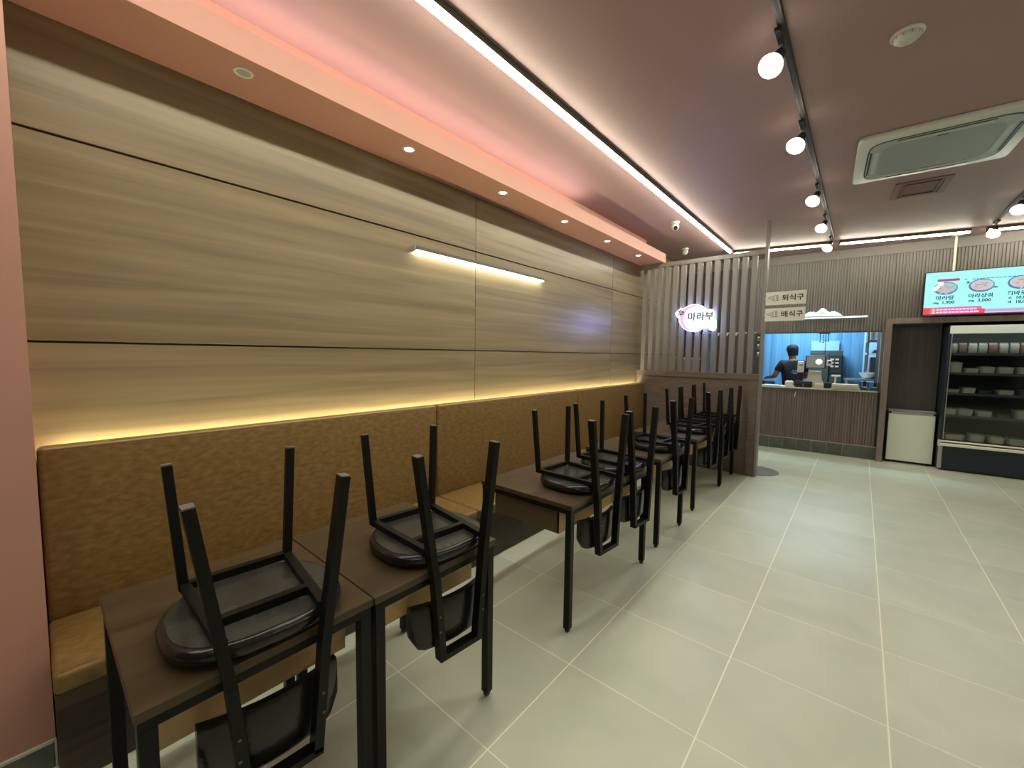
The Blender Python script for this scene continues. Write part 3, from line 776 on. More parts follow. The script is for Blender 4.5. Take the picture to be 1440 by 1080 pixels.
bm1 = B(-.165, .165, -.10, .10, 0, .030, bevel=.008); bm2 = B(-.168, .168, -.103, .103, .0305, .060, bevel=.008); bm3 = B(-.165, .165, -.10, .10, .0605, .078, bevel=.006)
for k, (bmx, zz) in enumerate(((bm1, 'bottom'), (bm2, 'middle'), (bm3, 'top'))):
    tag(obj('serving_tray', bmx, CREAM, loc=F(.315, .05, CT + .0005 * k), rot=(0, 0, TH), smooth=30), 'cream serving tray, the %s one of the pile on the counter' % zz, 'tray', 'pile of trays')
def bin_(s, label):
    t = far_thing('clear_bin', label, 'bin', s, .04, CT, 'clear bins')
    bm = BM(); a, b, h, w = .052, .075, .125, .003
    box(bm, -a, a, -b, b, 0, w)
    for r in ((-a, a, -b, -b + w), (-a, a, b - w, b), (-a, -a + w, -b + w, b - w), (a - w, a, -b + w, b - w)): box(bm, *r, w, h)
    obj('walls', bm, CLEARPL, t)
    bm = BM(); box(bm, -a + .008, a - .008, -b + .01, b - .01, .004, .05, bevel=.01); obj('contents', bm, mat('bin_contents', (.5, .55, .58), .6), t)
bin_(.545, 'left clear plastic bin on the right end of the counter'); bin_(.655, 'right clear plastic bin on the right end of the counter')

# till: white foot and body, tilted dark screen
ti = far_thing('till', 'white till with a tilted dark screen on the counter', 'till', -.085, .16, CT)
bm = BM(); prism(bm, [(-.16, 0), (.16, 0), (.145, .03), (.10, .12), (.085, .27), (-.085, .27), (-.10, .12), (-.145, .03)], -.06, .06, XZ, bevel=.006); obj('stand', bm, mat('till_white', (.58, .57, .46), .4), ti)
MT = Matrix.Translation((0, -.085, .42)) @ Matrix.Rotation(math.radians(-8), 4, 'X')
obj('screen_case', B(-.135, .135, -.018, .018, -.108, .108, bevel=.006, M=MT), BLACKP, ti)
obj('screen', B(-.120, .120, -.0195, -.0182, -.093, .093, M=MT), mat('till_display', (.05, .05, .05), .2, emit=(.42, .40, .37), strength=.35), ti)
bm = BM(); prism(bm, circ(.045, .005, .045), .0196, .0206, MT @ XZ); obj('reflection_disc', bm, emitter('till_reflection', (1, .98, .92), 1.3), ti)['label'] = 'bright white disc standing for a lamp reflection on the till screen'  # reflection of a lamp in the screen, put in as a glowing disc
simple('receipt_printer', 'small white receipt printer left of the till screen', 'printer', -.285, .22, CT, [('stand', B(-.04, .04, -.05, .05, 0, .24, bevel=.006), BLACKP), ('case', B(-.045, .045, -.055, .055, .2405, .43, bevel=.010), WHITEP), ('paper_slot', B(-.03, .03, -.0562, -.0552, .36, .372), BLACKP)])
simple('card_terminal', 'white card terminal on a slim pole right of the till', 'card terminal', .19, .19, CT, [('foot', B(-.05, .05, -.05, .05, 0, .012, bevel=.004), BLACKP), ('pole', Cy((0, 0, .012), (0, 0, .185), .014, seg=12), WHITEP), ('pad', B(-.055, .065, -.045, .045, .186, .215, bevel=.006), WHITEP), ('keys', B(-.03, .045, -.035, .01, .2155, .219), GREYP)])
simple('camera_head', 'small white gadget clipped beside the till screen', 'gadget', .10, .23, CT, [('stem', B(-.012, .012, -.02, .02, 0, .36), BLACKP), ('case', B(-.035, .035, -.03, .03, .361, .46, bevel=.010), WHITEP), ('lens', Cy((0, -.0305, .42), (0, -.036, .42), .018, seg=14), BLACKP)])
sc_ = far_thing('switch_tag', 'thin white handle on the fluted counter front', 'handle', -.33, -.004, .95)
obj('grip', B(-.008, .008, -.016, -.001, -.045, .045, bevel=.004), WHITEP, sc_, rot=(0, .15, 0))

# steam cabinet behind the till
cbn = far_thing('steam_cabinet', 'dark green grey metal kitchen cabinet with small control keys behind the till', 'cabinet', .055, .98, 0)
CAB = mat('cabinet_metal', (.075, .105, .105), .4)
obj('body', B(-.235, .235, 0, .40, .05, 1.70, bevel=.006), CAB, cbn)
obj('door', B(-.225, .04, -.012, -.001, .3, 1.66, bevel=.003), CAB, cbn)
obj('control_panel', B(.045, .225, -.012, -.001, 1.30, 1.62, bevel=.003), DARKG, cbn)
for i in range(2):
    for j in range(3): obj('key', B(.065 + i * .07, .115 + i * .07, -.020, -.0125, 1.40 + j * .062, 1.428 + j * .062, bevel=.003), WHITEP, cbn)
for x in (-.2, .2):
    for y in (.04, .36): obj('foot', Cy((x, y, 0.001), (x, y, .05), .02, seg=10), BLACKP, cbn)

# hook rail with hanging utensils in the hatch
hr = far_thing('hook_rail', 'black hook rail hanging from the hatch lintel', 'rail', .01, .10, 1.965)
obj('rail', B(-.075, .075, -.006, .006, -.008, .006), BLACKP, hr)
for x in (-.07, .07): obj('hanger', B(x - .004, x + .004, -.004, .004, .006, .018), BLACKP, hr)
for k, (x, l, lb) in enumerate(((-.055, .12, 'leftmost'), (-.015, .13, 'second'), (.02, .30, 'longest, third'), (.055, .11, 'rightmost'))):
    t = far_thing('ladle', 'black ladle hanging on the hatch hook rail, %s of four' % lb, 'ladle', .01 + x, .092, 1.955, 'hanging ladles')
    obj('handle', B(-.004, .004, -.003, .003, -l, 0, bevel=.001), BLACKP, t)
    bm = BM(); sphere(bm, (0, 0, -l - .008), .013, 10, 6, (1, 1, .7)); obj('bowl', bm, BLACKP, t, smooth=True)

# blue strip curtain across the kitchen
CURT = noisy('blue_strip', (.13, .36, .62), (.20, .46, .74), .35, scale=(9, 9, .3), nscale=1.5)
cu = far_thing('strip_curtain', 'blue strip curtain hanging across the kitchen', 'curtain', -.45, 1.45, 2.35)
obj('rail', B(-1.35, 1.05, -.02, .02, .0, .04), STEEL, cu)
for k in range(15):
    x0 = -1.33 + k * .157
    t = bmesh.new(); n = 6; rows = []
    for i in range(n + 1):
        x = x0 + i * .172 / n; y = -.018 * math.sin(PI * i / n) + (.022 if k % 2 else 0) + .004 * math.sin(k * 2.3)
        rows.append([t.verts.new(p) for p in ((x, y, 0), (x, y, -2.2), (x, y + .003, -2.2), (x, y + .003, 0))])
    for p, q in zip(rows, rows[1:]):
        for j in range(4): t.faces.new((p[j], q[j], q[(j + 1) % 4], p[(j + 1) % 4]))
    t.faces.new(rows[0]); t.faces.new(rows[-1][::-1]); bmesh.ops.recalc_face_normals(t, faces=t.faces)
    bm = BM(); _merge(bm, t); obj('strip', bm, CURT, cu)
pb = far_thing('pale_sheet', 'pale blue sheet pinned up behind the dark cabinet', 'sheet', .03, 1.385, 1.80)
obj('sheet', B(-.21, .21, -.003, .003, -.095, .085), mat('sheet_blue', (.36, .62, .78), .5), pb)
obj('clip', B(-.02, .02, -.008, .006, .08, .095), STEEL, pb)
# kitchen shelf right of the curtain
ks = far_thing('kitchen_shelf', 'dark kitchen shelf rack right of the blue curtain', 'shelf', .93, 1.30, 0)
for x in (-.30, .30):
    for y in (-.18, .18): obj('post', B(x - .012, x + .012, y - .012, y + .012, .002, 2.15), STEEL, ks)
for z in (.35, .80, 1.20, 1.63, 1.85): obj('shelf_board', B(-.31, .31, -.19, .19, z, z + .028), (STEEL if z != 1.63 else WHITEP), ks)
simple('microwave', 'dark microwave oven on the kitchen shelf', 'microwave', .93, 1.28, 1.2285, [('case', B(-.25, .25, -.15, .18, 0, .36, bevel=.006), BLACKP), ('door', B(-.24, .12, -.16, -.1505, .02, .34, bevel=.003), DARKG), ('knob', Cy((.18, -.1505, .2), (.18, -.17, .2), .022, seg=12), STEEL)])
bm = BM(); lathe(bm, [(0, 0), (.05, 0), (.10, .05), (.125, .10), (.12, .10), (.095, .055), (0, .01)], 24)
tag(obj('steel_bowl', bm, mat('bowl_white', (.65, .7, .72), .35), loc=F(.64, .95, 1.22), smooth=True), 'pale bowl standing before the microwave', 'bowl')
st = simple('work_table', 'steel kitchen work table behind the hatch', 'table', .72, .88, 0, [('top', B(-.40, .30, -.22, .22, 1.19, 1.2195, bevel=.003), STEEL), ('shelf', B(-.38, .28, -.20, .20, .3, .32), STEEL)] + [('leg', B(x - .015, x + .015, y - .015, y + .015, .002, 1.189), STEEL) for x in (-.37, .27) for y in (-.19, .19)])
simple('storage_box', 'pale storage box on the top kitchen shelf', 'box', .80, 1.28, 1.8785, [('case', B(-.16, .10, -.12, .12, 0, .16, bevel=.008), WHITEP), ('lid', B(-.165, .105, -.125, .125, .1605, .18, bevel=.006), GREYP)])
simple('baking_trays', 'dark trays stacked on the upper kitchen shelf', 'tray', .90, 1.28, 1.6585, [('tray', B(-.2, .2, -.14, .14, 0, .03, bevel=.005), DARKG), ('upper_tray', B(-.19, .19, -.13, .13, .0305, .06, bevel=.005), STEEL)])
kt2 = simple('kitchen_worktop', 'kitchen worktop where the cook works', 'worktop', -.98, 1.02, 0, [('top', B(-.42, .22, -.30, .30, .87, .90, bevel=.003), STEEL), ('body', B(-.40, .20, -.28, .28, .002, .869), DARKG)])
bm = BM(); lathe(bm, [(0, 0), (.135, 0), (.14, .01), (.14, .19), (.152, .195), (.152, .202), (.134, .202), (.132, .02), (0, .015)], 28)
tag(obj('stock_pot', bm, STEEL, loc=F(-.84, .98, .9005), smooth=True), 'tall steel stock pot in front of the cook', 'pot')

# ------------------------------------------------------------------ the cook
SKIN = mat('skin', (.36, .19, .12), .5)
def skin_mesh(nodes, edges, sub=2):
    me = bpy.data.meshes.new('sk'); names = list(nodes)
    me.from_pydata([nodes[n][:3] for n in names], [(names.index(a), names.index(b)) for a, b in edges], [])
    o = bpy.data.objects.new('sk', me); COL.objects.link(o)
    md = o.modifiers.new('s', 'SKIN'); md.use_smooth_shade = True
    for i, n in enumerate(names):
        r = nodes[n][3]; r = r if isinstance(r, tuple) else (r, r)
        me.skin_vertices[0].data[i].radius = r; me.skin_vertices[0].data[i].use_root = (i == 0)
    s2 = o.modifiers.new('u', 'SUBSURF'); s2.levels = sub; s2.render_levels = sub
    dg = bpy.context.evaluated_depsgraph_get(); dg.update()
    out = bpy.data.meshes.new_from_object(o.evaluated_get(dg))
    bpy.data.objects.remove(o); bpy.data.meshes.remove(me)
    bm = BM(); bm.from_mesh(out); bpy.data.meshes.remove(out); return bm
N_ = {'pelvis': (0, 0, .96, (.15, .10)), 'waist': (0, .01, 1.12, (.135, .095)), 'chest': (0, 0, 1.36, (.15, .105)), 'neck0': (0, 0, 1.50, .065), 'neck1': (0, .02, 1.57, .055), 'jaw': (0, .055, 1.625, (.066, .075)), 'skull': (0, .035, 1.70, (.078, .093)), 'crown': (0, .03, 1.745, (.06, .07))}
E_ = [('pelvis', 'waist'), ('waist', 'chest'), ('chest', 'neck0'), ('neck0', 'neck1'), ('neck1', 'jaw'), ('jaw', 'skull'), ('skull', 'crown')]
for s, nm in ((-1, 'l'), (1, 'r')):
    N_.update({nm + 'sh': (s * .175, 0, 1.455, .062), nm + 'el': (s * .275, .05, 1.21, .045), nm + 'wr': (s * (.25 if s < 0 else .16), .29, 1.19, .03), nm + 'pa': (s * (.245 if s < 0 else .145), .355, 1.185, (.040, .022)),
               nm + 'hip': (s * .095, 0, .90, .095), nm + 'kn': (s * .105, .02, .50, .062), nm + 'an': (s * .11, -.02, .10, .042), nm + 'to': (s * .125, .15, .045, .038)})
    E_ += [('chest', nm + 'sh'), (nm + 'sh', nm + 'el'), (nm + 'el', nm + 'wr'), (nm + 'wr', nm + 'pa'), ('pelvis', nm + 'hip'), (nm + 'hip', nm + 'kn'), (nm + 'kn', nm + 'an'), (nm + 'an', nm + 'to')]
    px, py, pz = N_[nm + 'pa'][:3]
    for k, (off, ln) in enumerate(((-.030, .062), (-.010, .072), (.010, .068), (.029, .054))):
        a, b = '%sf%da' % (nm, k), '%sf%db' % (nm, k)
        N_[a] = (px + off, py + .045, pz - .004, .0095); N_[b] = (px + off * 1.05, py + .045 + ln * .7, pz - .03, .0085)
        c = '%sf%dc' % (nm, k); N_[c] = (px + off * 1.02, py + .045 + ln * .85, pz - .055, .0075)
        E_ += [(nm + 'pa', a), (a, b), (b, c)]
    a, b = nm + 'ta', nm + 'tb'
    N_[a] = (px - s * .045, py + .005, pz - .012, .011); N_[b] = (px - s * .055, py + .04, pz - .035, .009)
    E_ += [(nm + 'pa', a), (a, b)]
PH = math.radians(28)
ck = thing('person', 'cook seen from behind in a dark cap and black t-shirt with pale back print', 'person', F(-.43, .78, 0), TH + PH)
bm = skin_mesh(N_, E_)
sphere(bm, (0, .128, 1.672), .016, 10, 8, (.8, 1.1, 1.5)); sphere(bm, (-.082, .04, 1.675), .022, 10, 8, (.4, .8, 1.3)); sphere(bm, (.082, .04, 1.675), .022, 10, 8, (.4, .8, 1.3))
obj('body', bm, SKIN, ck, smooth=60)
for s in (-1, 1):
    bm = BM(); sphere(bm, (s * .030, .113, 1.695), .011, 10, 8); obj('eye', bm, mat('eye_dark', (.03, .02, .02), .3), ck, smooth=True)
bm = BM(); sphere(bm, (0, .121, 1.632), .012, 10, 6, (1.9, .6, .5)); obj('mouth', bm, mat('lips', (.30, .12, .10), .5), ck, smooth=True)
TS = mat('black_tshirt', (.012, .013, .022), .8)
tn = {'b': (0, 0, .94, (.165, .118)), 'w': (0, .01, 1.12, (.152, .112)), 'c': (0, 0, 1.36, (.168, .122)), 'n': (0, 0, 1.50, .085)}
te = [('b', 'w'), ('w', 'c'), ('c', 'n')]
for s, nm in ((-1, 'l'), (1, 'r')):
    tn[nm + '1'] = (s * .178, 0, 1.458, .076); tn[nm + '2'] = (s * .245, .035, 1.29, .066); te += [('c', nm + '1'), (nm + '1', nm + '2')]
obj('t_shirt', skin_mesh(tn, te), TS, ck, smooth=60)
bm = BM()
for k, w in enumerate((.12, .15, .10)): box(bm, -w / 2, w / 2, -.1395, -.137, 1.325 - k * .028, 1.335 - k * .028)
bmesh.ops.rotate(bm, verts=bm.verts, cent=(0, 0, 1.3), matrix=Matrix.Rotation(.0, 3, 'X')); obj('back_print', bm, mat('print_pale', (.5, .5, .55), .7), ck)
tr = {'p': (0, 0, .95, (.16, .11))}; tre = []
for s, nm in ((-1, 'l'), (1, 'r')):
    tr.update({nm + 'h': (s * .097, 0, .88, .108), nm + 'k': (s * .106, .02, .50, .078), nm + 'a': (s * .11, -.015, .12, .064)}); tre += [('p', nm + 'h'), (nm + 'h', nm + 'k'), (nm + 'k', nm + 'a')]
obj('trousers', skin_mesh(tr, tre), mat('dark_trousers', (.02, .02, .025), .8), ck, smooth=60)
for s in (-1, 1):
    sh = skin_mesh({'h': (s * .11, -.045, .05, .047), 'm': (s * .117, .06, .047, .048), 't': (s * .126, .17, .038, .037)}, [('h', 'm'), ('m', 't')]); obj('shoe', sh, BLACKP, ck, smooth=60)
bm = BM(); lathe(bm, [(.094, 1.69), (.098, 1.71), (.096, 1.74), (.086, 1.772), (.064, 1.795), (.034, 1.806), (0, 1.809)], 24, Matrix.Translation((0, .035, 0)) @ Matrix.Diagonal((.93, 1.08, 1, 1)))
obj('cap', bm, mat('dark_cap', (.012, .012, .016), .8), ck, smooth=True)
bm = BM(); prism(bm, [(.075 * math.cos(a), .10 + .085 * math.sin(a)) for a in [PI * k / 12 for k in range(13)]] + [(-.075, .07), (.075, .07)], 1.702, 1.708); obj('cap_peak', bm, MATS['dark_cap'], ck)
bm = BM(); lathe(bm, [(.088, 1.60), (.093, 1.66), (.0935, 1.70)], 20, Matrix.Translation((0, .018, 0)) @ Matrix.Diagonal((.93, 1.0, 1, 1)))
for v in [v for v in bm.verts if v.co.y > .035]: bm.verts.remove(v)
obj('hair', bm, mat('black_hair', (.01, .009, .008), .6), ck, smooth=True)

# ------------------------------------------------------------------ mountain lamp and bar over the hatch
mp = far_thing('mountain_lamp', 'glowing white mountain-shaped lamp over the serving hatch', 'lamp', -.04, -.03, 2.235)
mo = [(-.26, 0), (-.235, .03), (-.19, .062), (-.155, .078), (-.135, .070), (-.11, .078), (-.085, .055), (-.05, .085), (-.015, .125), (.01, .128), (.04, .108), (.07, .075), (.095, .055), (.12, .072), (.155, .072), (.19, .052), (.225, .028), (.255, .0)]
bm = BM(); prism(bm, mo, -.010, .022, XZ); obj('light_body', bm, mat('mountain_side', (.7, .8, .8), .4, emit=(.7, 1, .98), strength=.8), mp)
bm = BM(); prism(bm, [(x * .985, z * .98 + .001) for x, z in mo], .0222, .0235, XZ); obj('face', bm, emitter('mountain_white', (.80, .96, .94), 1.25), mp)
bm = BM()
for p, q in zip([(-.04, .038), (-.015, .05), (-.005, .068), (.012, .05), (.03, .042), (-.0, .034)], [(-.015, .05), (-.005, .068), (.012, .05), (.03, .042), (.0, .034), (-.04, .038)]): bar(bm, (p[0], -.024, p[1]), (q[0], -.024, q[1]), .005, .001, (0, 1, 0))
obj('crest_line', bm, mat('crest_teal', (.10, .25, .24), .5), mp)
bl_ = far_thing('hatch_bar_light', 'thin white bar light along the wall above the serving hatch', 'bar light', .10, -.028, 2.212)
obj('housing', B(-.46, .42, -.012, .024, .004, .013), WHITEP, bl_)
obj('diffuser', B(-.458, .418, -.020, .024, -.012, .0035), emitter('hatch_bar_white', (.80, .97, 1.0), 1.6), bl_)

# ------------------------------------------------------------------ hanging menu screen
tv = far_thing('menu_screen', 'bright cyan menu screen hanging from the ceiling over the fridge', 'screen', 1.645, -.15, 2.478)
W2, H2 = .538, .294
obj('case', B(-W2 - .012, W2 + .012, 0, .055, -H2 - .012, H2 + .010, bevel=.004), BLACKP, tv)
def em_col(n, c, s=1.): return emitter(n, c, s)
obj('picture', B(-W2, W2, -.0015, -.0002, -H2, H2), em_col('tv_cyan', (.42, .97, .90), 1.0), tv)
obj('pole', B(-.282, -.258, .012, .036, H2 + .0105, CZ - 2.478 - .012), mat('pole_white', (.62, .58, .48), .4), tv)
obj('ceiling_plate', B(-.32, -.22, -.026, .074, CZ - 2.478 - .0118, CZ - 2.478 - .001), mat('pole_white', (.62, .58, .48)), tv)
def ell(cx, cz, a, b, n=24): return [(cx + a * math.cos(2 * PI * i / n), cz + b * math.sin(2 * PI * i / n)) for i in range(n)]
def flat(name, polys, y, m):
    bm = BM()
    for i, p in enumerate(polys): prism(bm, p, -y, -y + .0008, XZ)
    return obj(name, bm, m, tv)
rc = lambda x0, x1, z0, z1: [(x0, z0), (x1, z0), (x1, z1), (x0, z1)]
red, mag, purp = em_col('tv_red', (.80, .10, .10)), em_col('tv_magenta', (.80, .16, .40)), em_col('tv_purple', (.62, .36, .72))
flat('banner', [rc(-W2, .02, -H2 + .01, -H2 + .105)], -.0024, mag); flat('banner_end', [rc(-W2, -.47, -H2 + .01, -H2 + .102)], -.0033, red); flat('banner_tail', [rc(-.02, .05, -H2 + .01, -H2 + .07)], -.0033, red)
flat('lower_band', [rc(.05, W2, -H2 + .022, -H2 + .062)], -.0024, purp); flat('bottom_line', [rc(-W2, W2, -H2, -H2 + .012)], -.0034, em_col('tv_wine', (.30, .02, .10)))
flat('banner_icon', [ell(-.435, -H2 + .068, .013, .022), ell(-.435, -H2 + .032, .016, .017)], -.0042, em_col('tv_yellow', (1., .72, .15)))
bm = BM(); pale = em_col('tv_pale', (.95, .80, .95))
for z in (.072, .034):
    x = -.405
    while x < -.03:
        w = random.uniform(.02, .045); prism(bm, rc(x, x + w, -H2 + z - .008, -H2 + z + .010), .0026 + .0012, .0034 + .0012, XZ); x += w + .008
obj('banner_lines', bm, pale, tv)
bowl_c, soup, eggs, meat, dark = em_col('tv_bowl', (.10, .25, .42)), em_col('tv_soup', (.42, .55, .60)), em_col('tv_egg', (.95, .95, .86)), em_col('tv_meat', (.75, .45, .47)), em_col('tv_text', (.02, .09, .14))
for k, (cx, cz) in enumerate(((-.335, .07), (.0, .082), (.345, .095))):
    flat('bowl_rim', [ell(cx, cz, .118, .088)], -.0024, bowl_c); flat('soup', [ell(cx + .004, cz + .006, .104, .070)], -.0033, soup if k == 0 else em_col('tv_broth', (.62, .58, .66)))
    rnd = random.Random(k)
    flat('toppings', [rz_(ell(cx + rnd.uniform(-.06, .06), cz + rnd.uniform(-.035, .04), rnd.uniform(.014, .03), rnd.uniform(.010, .016)), rnd.uniform(0, 3), cx, cz) for _ in range(10)], -.0042, meat)
    flat('greens', [ell(cx + rnd.uniform(-.06, .06), cz + rnd.uniform(-.03, .04), .016, .008) for _ in range(7)], -.0051, em_col('tv_green', (.32, .48, .35)))
    if k == 1: flat('pan_handle', [ell(cx + .128, cz - .03, .022, .012), ell(cx - .125, cz + .05, .016, .016)], -.0024, bowl_c)
flat('eggs', [ell(-.44, .07, .034, .03), ell(-.385, .135, .03, .03), ell(-.41, .10, .022, .02)], -.0060, eggs)
flat('ribbon', [rr(-.42, -.205, .165, .198, .012)], -.0024, em_col('tv_ribbon', (.42, .10, .20)))
bm = BM(); x = -.16
while x < .5:
    w = random.uniform(.02, .05); prism(bm, rc(x, x + w, .168, .180), .0016 + .0006, .0024 + .0006, XZ); x += w + (.008 if random.random() < .8 else .05)
obj('headline', bm, em_col('tv_teal', (.10, .38, .40)), tv)
def tvt(body, size, x, z, sq=1.): put_text('menu_lettering', body, size, x, -.0030, z, dark, tv, sq, .0015)
tvt('마라탕', .066, -.335, -.065); tvt('1,900', .056, -.30, -.125); tvt('100g', .03, -.42, -.13)
tvt('마라샹궈', .062, .0, -.055); tvt('3,000', .054, .035, -.115); tvt('100g', .03, -.085, -.118)
tvt('꿔바로우', .062, .345, -.045); tvt('10,000', .05, .375, -.10); tvt('18,000', .05, .375, -.155); tvt('소', .034, .26, -.102); tvt('대', .034, .26, -.157)

# ------------------------------------------------------------------ small white fridge in the niche
fr = far_thing('small_fridge', 'small white-doored fridge standing in the dark niche', 'fridge', 1.105, .03, 0)
obj('body', B(-.262, .262, .012, .18, .03, .775, bevel=.004), DARKG, fr)
obj('door', B(-.250, .252, -.006, .0115, .035, .742, bevel=.004), mat('fridge_white', (.83, .90, .78), .4), fr)
obj('top_trim', B(-.255, .255, -.002, .178, .776, .80, bevel=.003), GREYP, fr)
obj('handle_strip', B(-.22, .24, -.010, .0112, .744, .772, bevel=.002), STEEL, fr)
for x in (-.22, .22): obj('foot', Cy((x, .06, .001), (x, .06, .03), .02, seg=10), BLACKP, fr)
for x in (-.245, .245): obj('hinge', B(x - .018, x + .018, -.012, .0112, .748, .774, bevel=.002), BLACKP, fr)

# ------------------------------------------------------------------ tall display fridge
S0, S1, D0, D1 = 1.385, 2.95, -.125, .52
sf = far_thing('display_fridge', 'tall navy display fridge with lit white canopy and glass front', 'display fridge', S0, D0, 0)
W, D = S1 - S0, D1 - D0
SFI = mat('showcase_inner', (.016, .022, .028), .45)
obj('base', B(.0, W, .012, D, .03, .345, bevel=.003), NAVY, sf)
obj('kick', B(.03, W - .03, .04, D - .04, .001, .03), BLACKP, sf)
obj('side_panel', B(0, .028, .0, D, .346, 2.035, bevel=.002), NAVY, sf); obj('side_panel', B(W - .028, W, .0, D, .346, 2.035, bevel=.002), NAVY, sf)
obj('back_panel', B(.028, W - .028, D - .03, D, .346, 2.035), SFI, sf)
obj('floor_pan', B(.028, W - .028, .02, D - .031, .4, .436), SFI, sf)
obj('roof', B(.028, W - .028, .02, D - .031, 1.95, 2.035), SFI, sf)
obj('canopy', B(.012, W - .012, -.015, .0030, 1.922, 2.032, bevel=.004), mat('canopy_white', (.62, .66, .58), .4, emit=(.9, 1, .9), strength=.18), sf)
obj('corner_strip', B(.0, .040, -.004, .0115, .03, .345), mat('strip_grey', (.40, .41, .42), .4), sf)
obj('bumper_rail', B(.0, W, -.028, -.001, .352, .392, bevel=.006), mat('rail_cream', (.90, .90, .76), .3), sf); obj('bumper_rail', B(.0, W, -.022, -.001, .408, .430, bevel=.005), mat('rail_cream', (.7, .7, .6)), sf)
obj('rail_end', B(-.012, .014, -.030, .01, .345, .436, bevel=.004), WHITEP, sf)
SH = (.79, 1.10, 1.385, 1.655)
for z in SH:
    obj('shelf', B(.03, W - .03, .06, D - .032, z - .012, z), mat('shelf_dark', (.05, .06, .065), .3), sf)
    obj('price_rail', B(.03, W - .03, .050, .0595, z - .030, z + .004), mat('price_rail', (.13, .15, .155), .3), sf)
obj('light_tube', B(.06, W - .06, .05, .075, 1.931, 1.949), emitter('showcase_tube', (.95, 1.0, .9), 18.0), sf)
for k in range(2):
    a = .030 + k * (W - .06) / 2
    g = obj('glass_door', B(a + .002, a + (W - .06) / 2 - .002, .0042, .010, .44, 1.944), GLASS, sf)
    obj('door_frame', B(a + .002, a + .012, .003, .0112, .44, 1.944), STEEL, g)
# goods on the shelves
def tubmesh(w, d, h, tap=.9):
    t = bmesh.new(); A = superellipse(w / 2 * tap, d / 2 * tap, 5, 20); Bp = superellipse(w / 2, d / 2, 5, 20); Cp = superellipse(w / 2 * .95, d / 2 * .95, 5, 20)
    rows = [[t.verts.new((x, y, z)) for x, y in P] for P, z in ((A, 0), (Bp, h), (Cp, h), (Cp, h * .86))]
    for p, q in zip(rows, rows[1:]):
        for i in range(20): t.faces.new((p[i], p[(i + 1) % 20], q[(i + 1) % 20], q[i]))
    t.faces.new(rows[0][::-1]); t.faces.new(rows[-1]); bm = BM(); _merge(bm, t); return bm
ORD = ('leftmost', 'second', 'third', 'fourth', 'fifth')
SHN = {1.655: 'top', 1.385: 'second', 1.10: 'third', .79: 'fourth', .436: 'bottom'}
food = [('food_white', (.62, .60, .46)), ('food_green', (.34, .42, .20)), ('food_tan', (.50, .40, .24)), ('food_pale', (.62, .56, .52)), ('food_dark', (.10, .09, .06))]
def tub(s, z, w, h, k, fd, pale=True, d=.22):
    nm = '%s white food tub on the %s shelf of the display fridge' % (ORD[k] if k else 'leftmost', SHN[z])
    t = far_thing('food_tub', nm, 'tub', s, D0 + .06 + d / 2 + .01, z + .0005, 'food tubs in the display fridge')
    obj('tub', tubmesh(w, d, h), mat('tub_white', (.78, .76, .62), .4) if pale else mat('tub_dark', (.07, .08, .08), .4), t, smooth=30)
    n, c = food[fd]; bm = BM()
    lathe(bm, [(.47 * w, h * .86), (.40 * w, h * 1.02), (.2 * w, h * 1.12), (0, h * 1.14)], 14, Matrix.Diagonal((1, .9 * d / w, 1, 1)))
    obj('food', bm, noisy(n, c, tuple(min(1, x * 1.5) for x in c), .6, nscale=40.), t, smooth=True)
k5 = [1.52, 1.68, 1.84, 2.00, 2.15]
for k, (s, w, h, fd) in enumerate(((1.495, .15, .14, 1), (1.655, .14, .06, 3), (1.80, .15, .085, 0), (1.965, .155, .085, 2), (2.135, .15, .085, 0))): tub(s, 1.385, w, h, k, fd)
for k, (s, w, h, fd, pl_) in enumerate(((1.49, .15, .045, 0, True), (1.645, .14, .075, 1, True), (1.80, .15, .05, 4, False), (1.985, .16, .06, 3, True), (2.16, .15, .07, 1, False))): tub(s, 1.10, w, h, k, fd, pl_)
for k, (s, w, h, fd, pl_) in enumerate(((1.487, .14, .085, 0, True), (1.635, .15, .085, 0, True), (1.81, .155, .075, 2, True), (1.985, .15, .04, 4, False), (2.155, .15, .11, 2, True))): tub(s, .79, w, h, k, fd, pl_)
for k, (s, w, h, fd) in enumerate(((1.545, .22, .075, 2), (1.765, .16, .095, 3), (1.945, .155, .085, 0), (2.125, .16, .085, 1))): tub(s, .436, w, h, k, fd)
for k in range(8):
    s = 1.465 + k * .094
    t = far_thing('food_pack', '%s upright food packet in the row on the top shelf of the display fridge' % ('leftmost', 'second', 'third', 'fourth', 'fifth', 'sixth', 'seventh', 'eighth')[k], 'packet', s, D0 + .15, 1.6555, 'packets on the top shelf')
    bm = BM(); box(bm, -.040, .040, -.03, .03, 0, .125, bevel=.012, seg=2); obj('pouch', bm, mat('pouch_pale', (.46, .43, .40), .35) if k % 3 != 1 else mat('pouch_brown', (.28, .16, .12), .35), t, smooth=40)
    bm = BM(); box(bm, -.038, .038, -.004, .004, .126, .145); obj('seal', bm, GREYP, t)

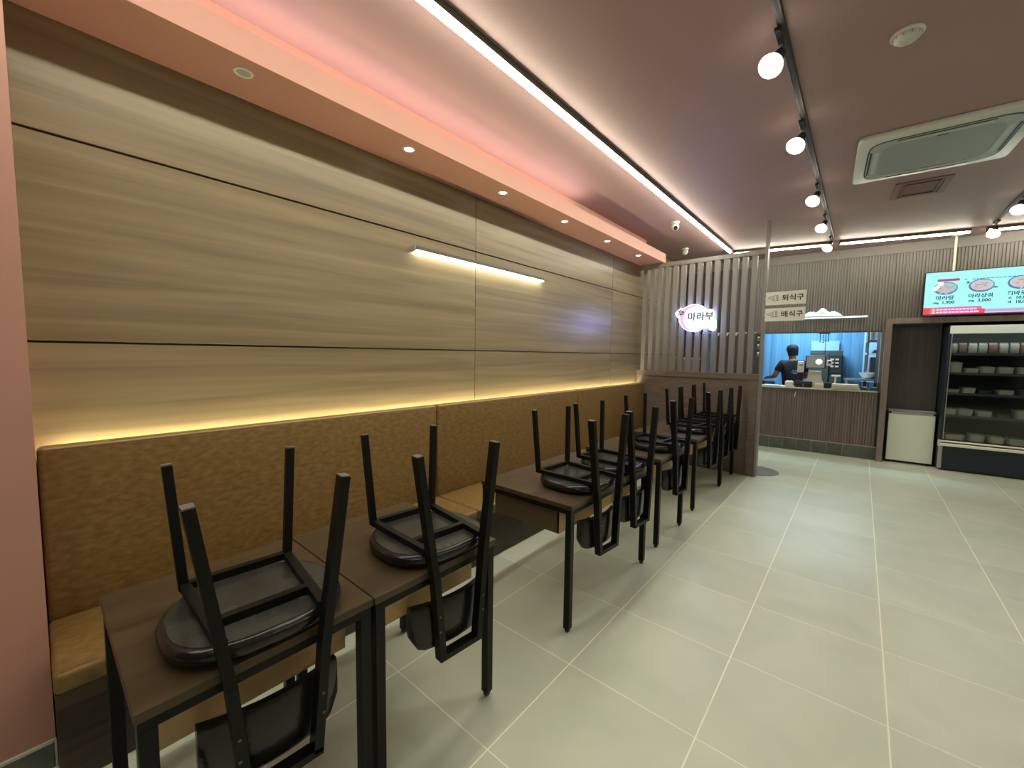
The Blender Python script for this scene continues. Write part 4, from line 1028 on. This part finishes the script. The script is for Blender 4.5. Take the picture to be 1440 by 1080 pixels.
# ------------------------------------------------------------------ behind the slats
d1 = bpy.data.objects.new('door_1', None); COL.objects.link(d1); d1['kind'] = 'structure'; d1.location = FO; d1.rotation_euler = (0, 0, TH); d1['label'] = 'kitchen doorway behind the slats with a pale glass leaf'
obj('frame', B(DX0 - .03, DX0, -.02, .14, 0, 1.98), STEEL, d1); obj('frame', B(DX1, DX1 + .03, -.02, .14, 0, 1.98), STEEL, d1); obj('frame_head', B(DX0 - .03, DX1 + .03, -.02, .14, 1.981, 2.02), STEEL, d1)
obj('glass_leaf', B(DX0 + .004, DX1 - .06, .06, .068, .02, 1.97), CLEARPL, d1); obj('leaf_stile', B(DX1 - .058, DX1 - .03, .05, .078, .02, 1.97), WHITEP, d1)
lk = far_thing('locker', 'low timber locker against the back wall behind the slats', 'locker', -1.98, -.20, 0)
obj('body', B(-.14, .13, -.18, .18, .05, 1.50, bevel=.004), WOODSLAT, lk); obj('top', B(-.15, .14, -.19, .19, 1.501, 1.54, bevel=.004), mat('locker_top', (.42, .38, .33), .5), lk)
obj('plinth', B(-.13, .12, -.16, .17, .001, .05), BLACKP, lk)
for k in range(3): obj('door', B(-.138 + k * .09, -.052 + k * .09, -.195, -.181, .07, 1.48, bevel=.003), WOODSLAT, lk)
for k, s in enumerate((-1.545, -1.40, -1.26, -1.13, -.99)):
    t = far_thing('wall_hook', 'pale wall hook seen through the slats, %s of five' % ('leftmost', 'second', 'middle', 'fourth', 'rightmost')[k], 'hook', s, -.003, 1.97, 'hooks on the wall behind the slats')
    obj('plate', B(-.045, .045, -.008, -.0005, .012, .030, bevel=.002), WHITEP, t)
    bm = BM(); bar(bm, (0, -.01, .015), (0, -.03, -.03), .022, .008); bar(bm, (0, -.03, -.03), (0, -.055, -.01), .02, .008); obj('hook', bm, WHITEP, t)
hb = far_thing('bead_string', 'string of dark and pale beads hanging behind the right end of the slats', 'ornament', -.905, -.02, 2.0)
obj('cord', Cy((0, 0, -.44), (0, 0, 0.01), .002, seg=6), GREYP, hb)
for k in range(9):
    bm = BM(); sphere(bm, (0, 0, -.05 - k * .045), .019, 10, 8); obj('bead', bm, (BLACKP, WHITEP, mat('bead_green', (.1, .3, .25), .4))[k % 3], hb, smooth=True)
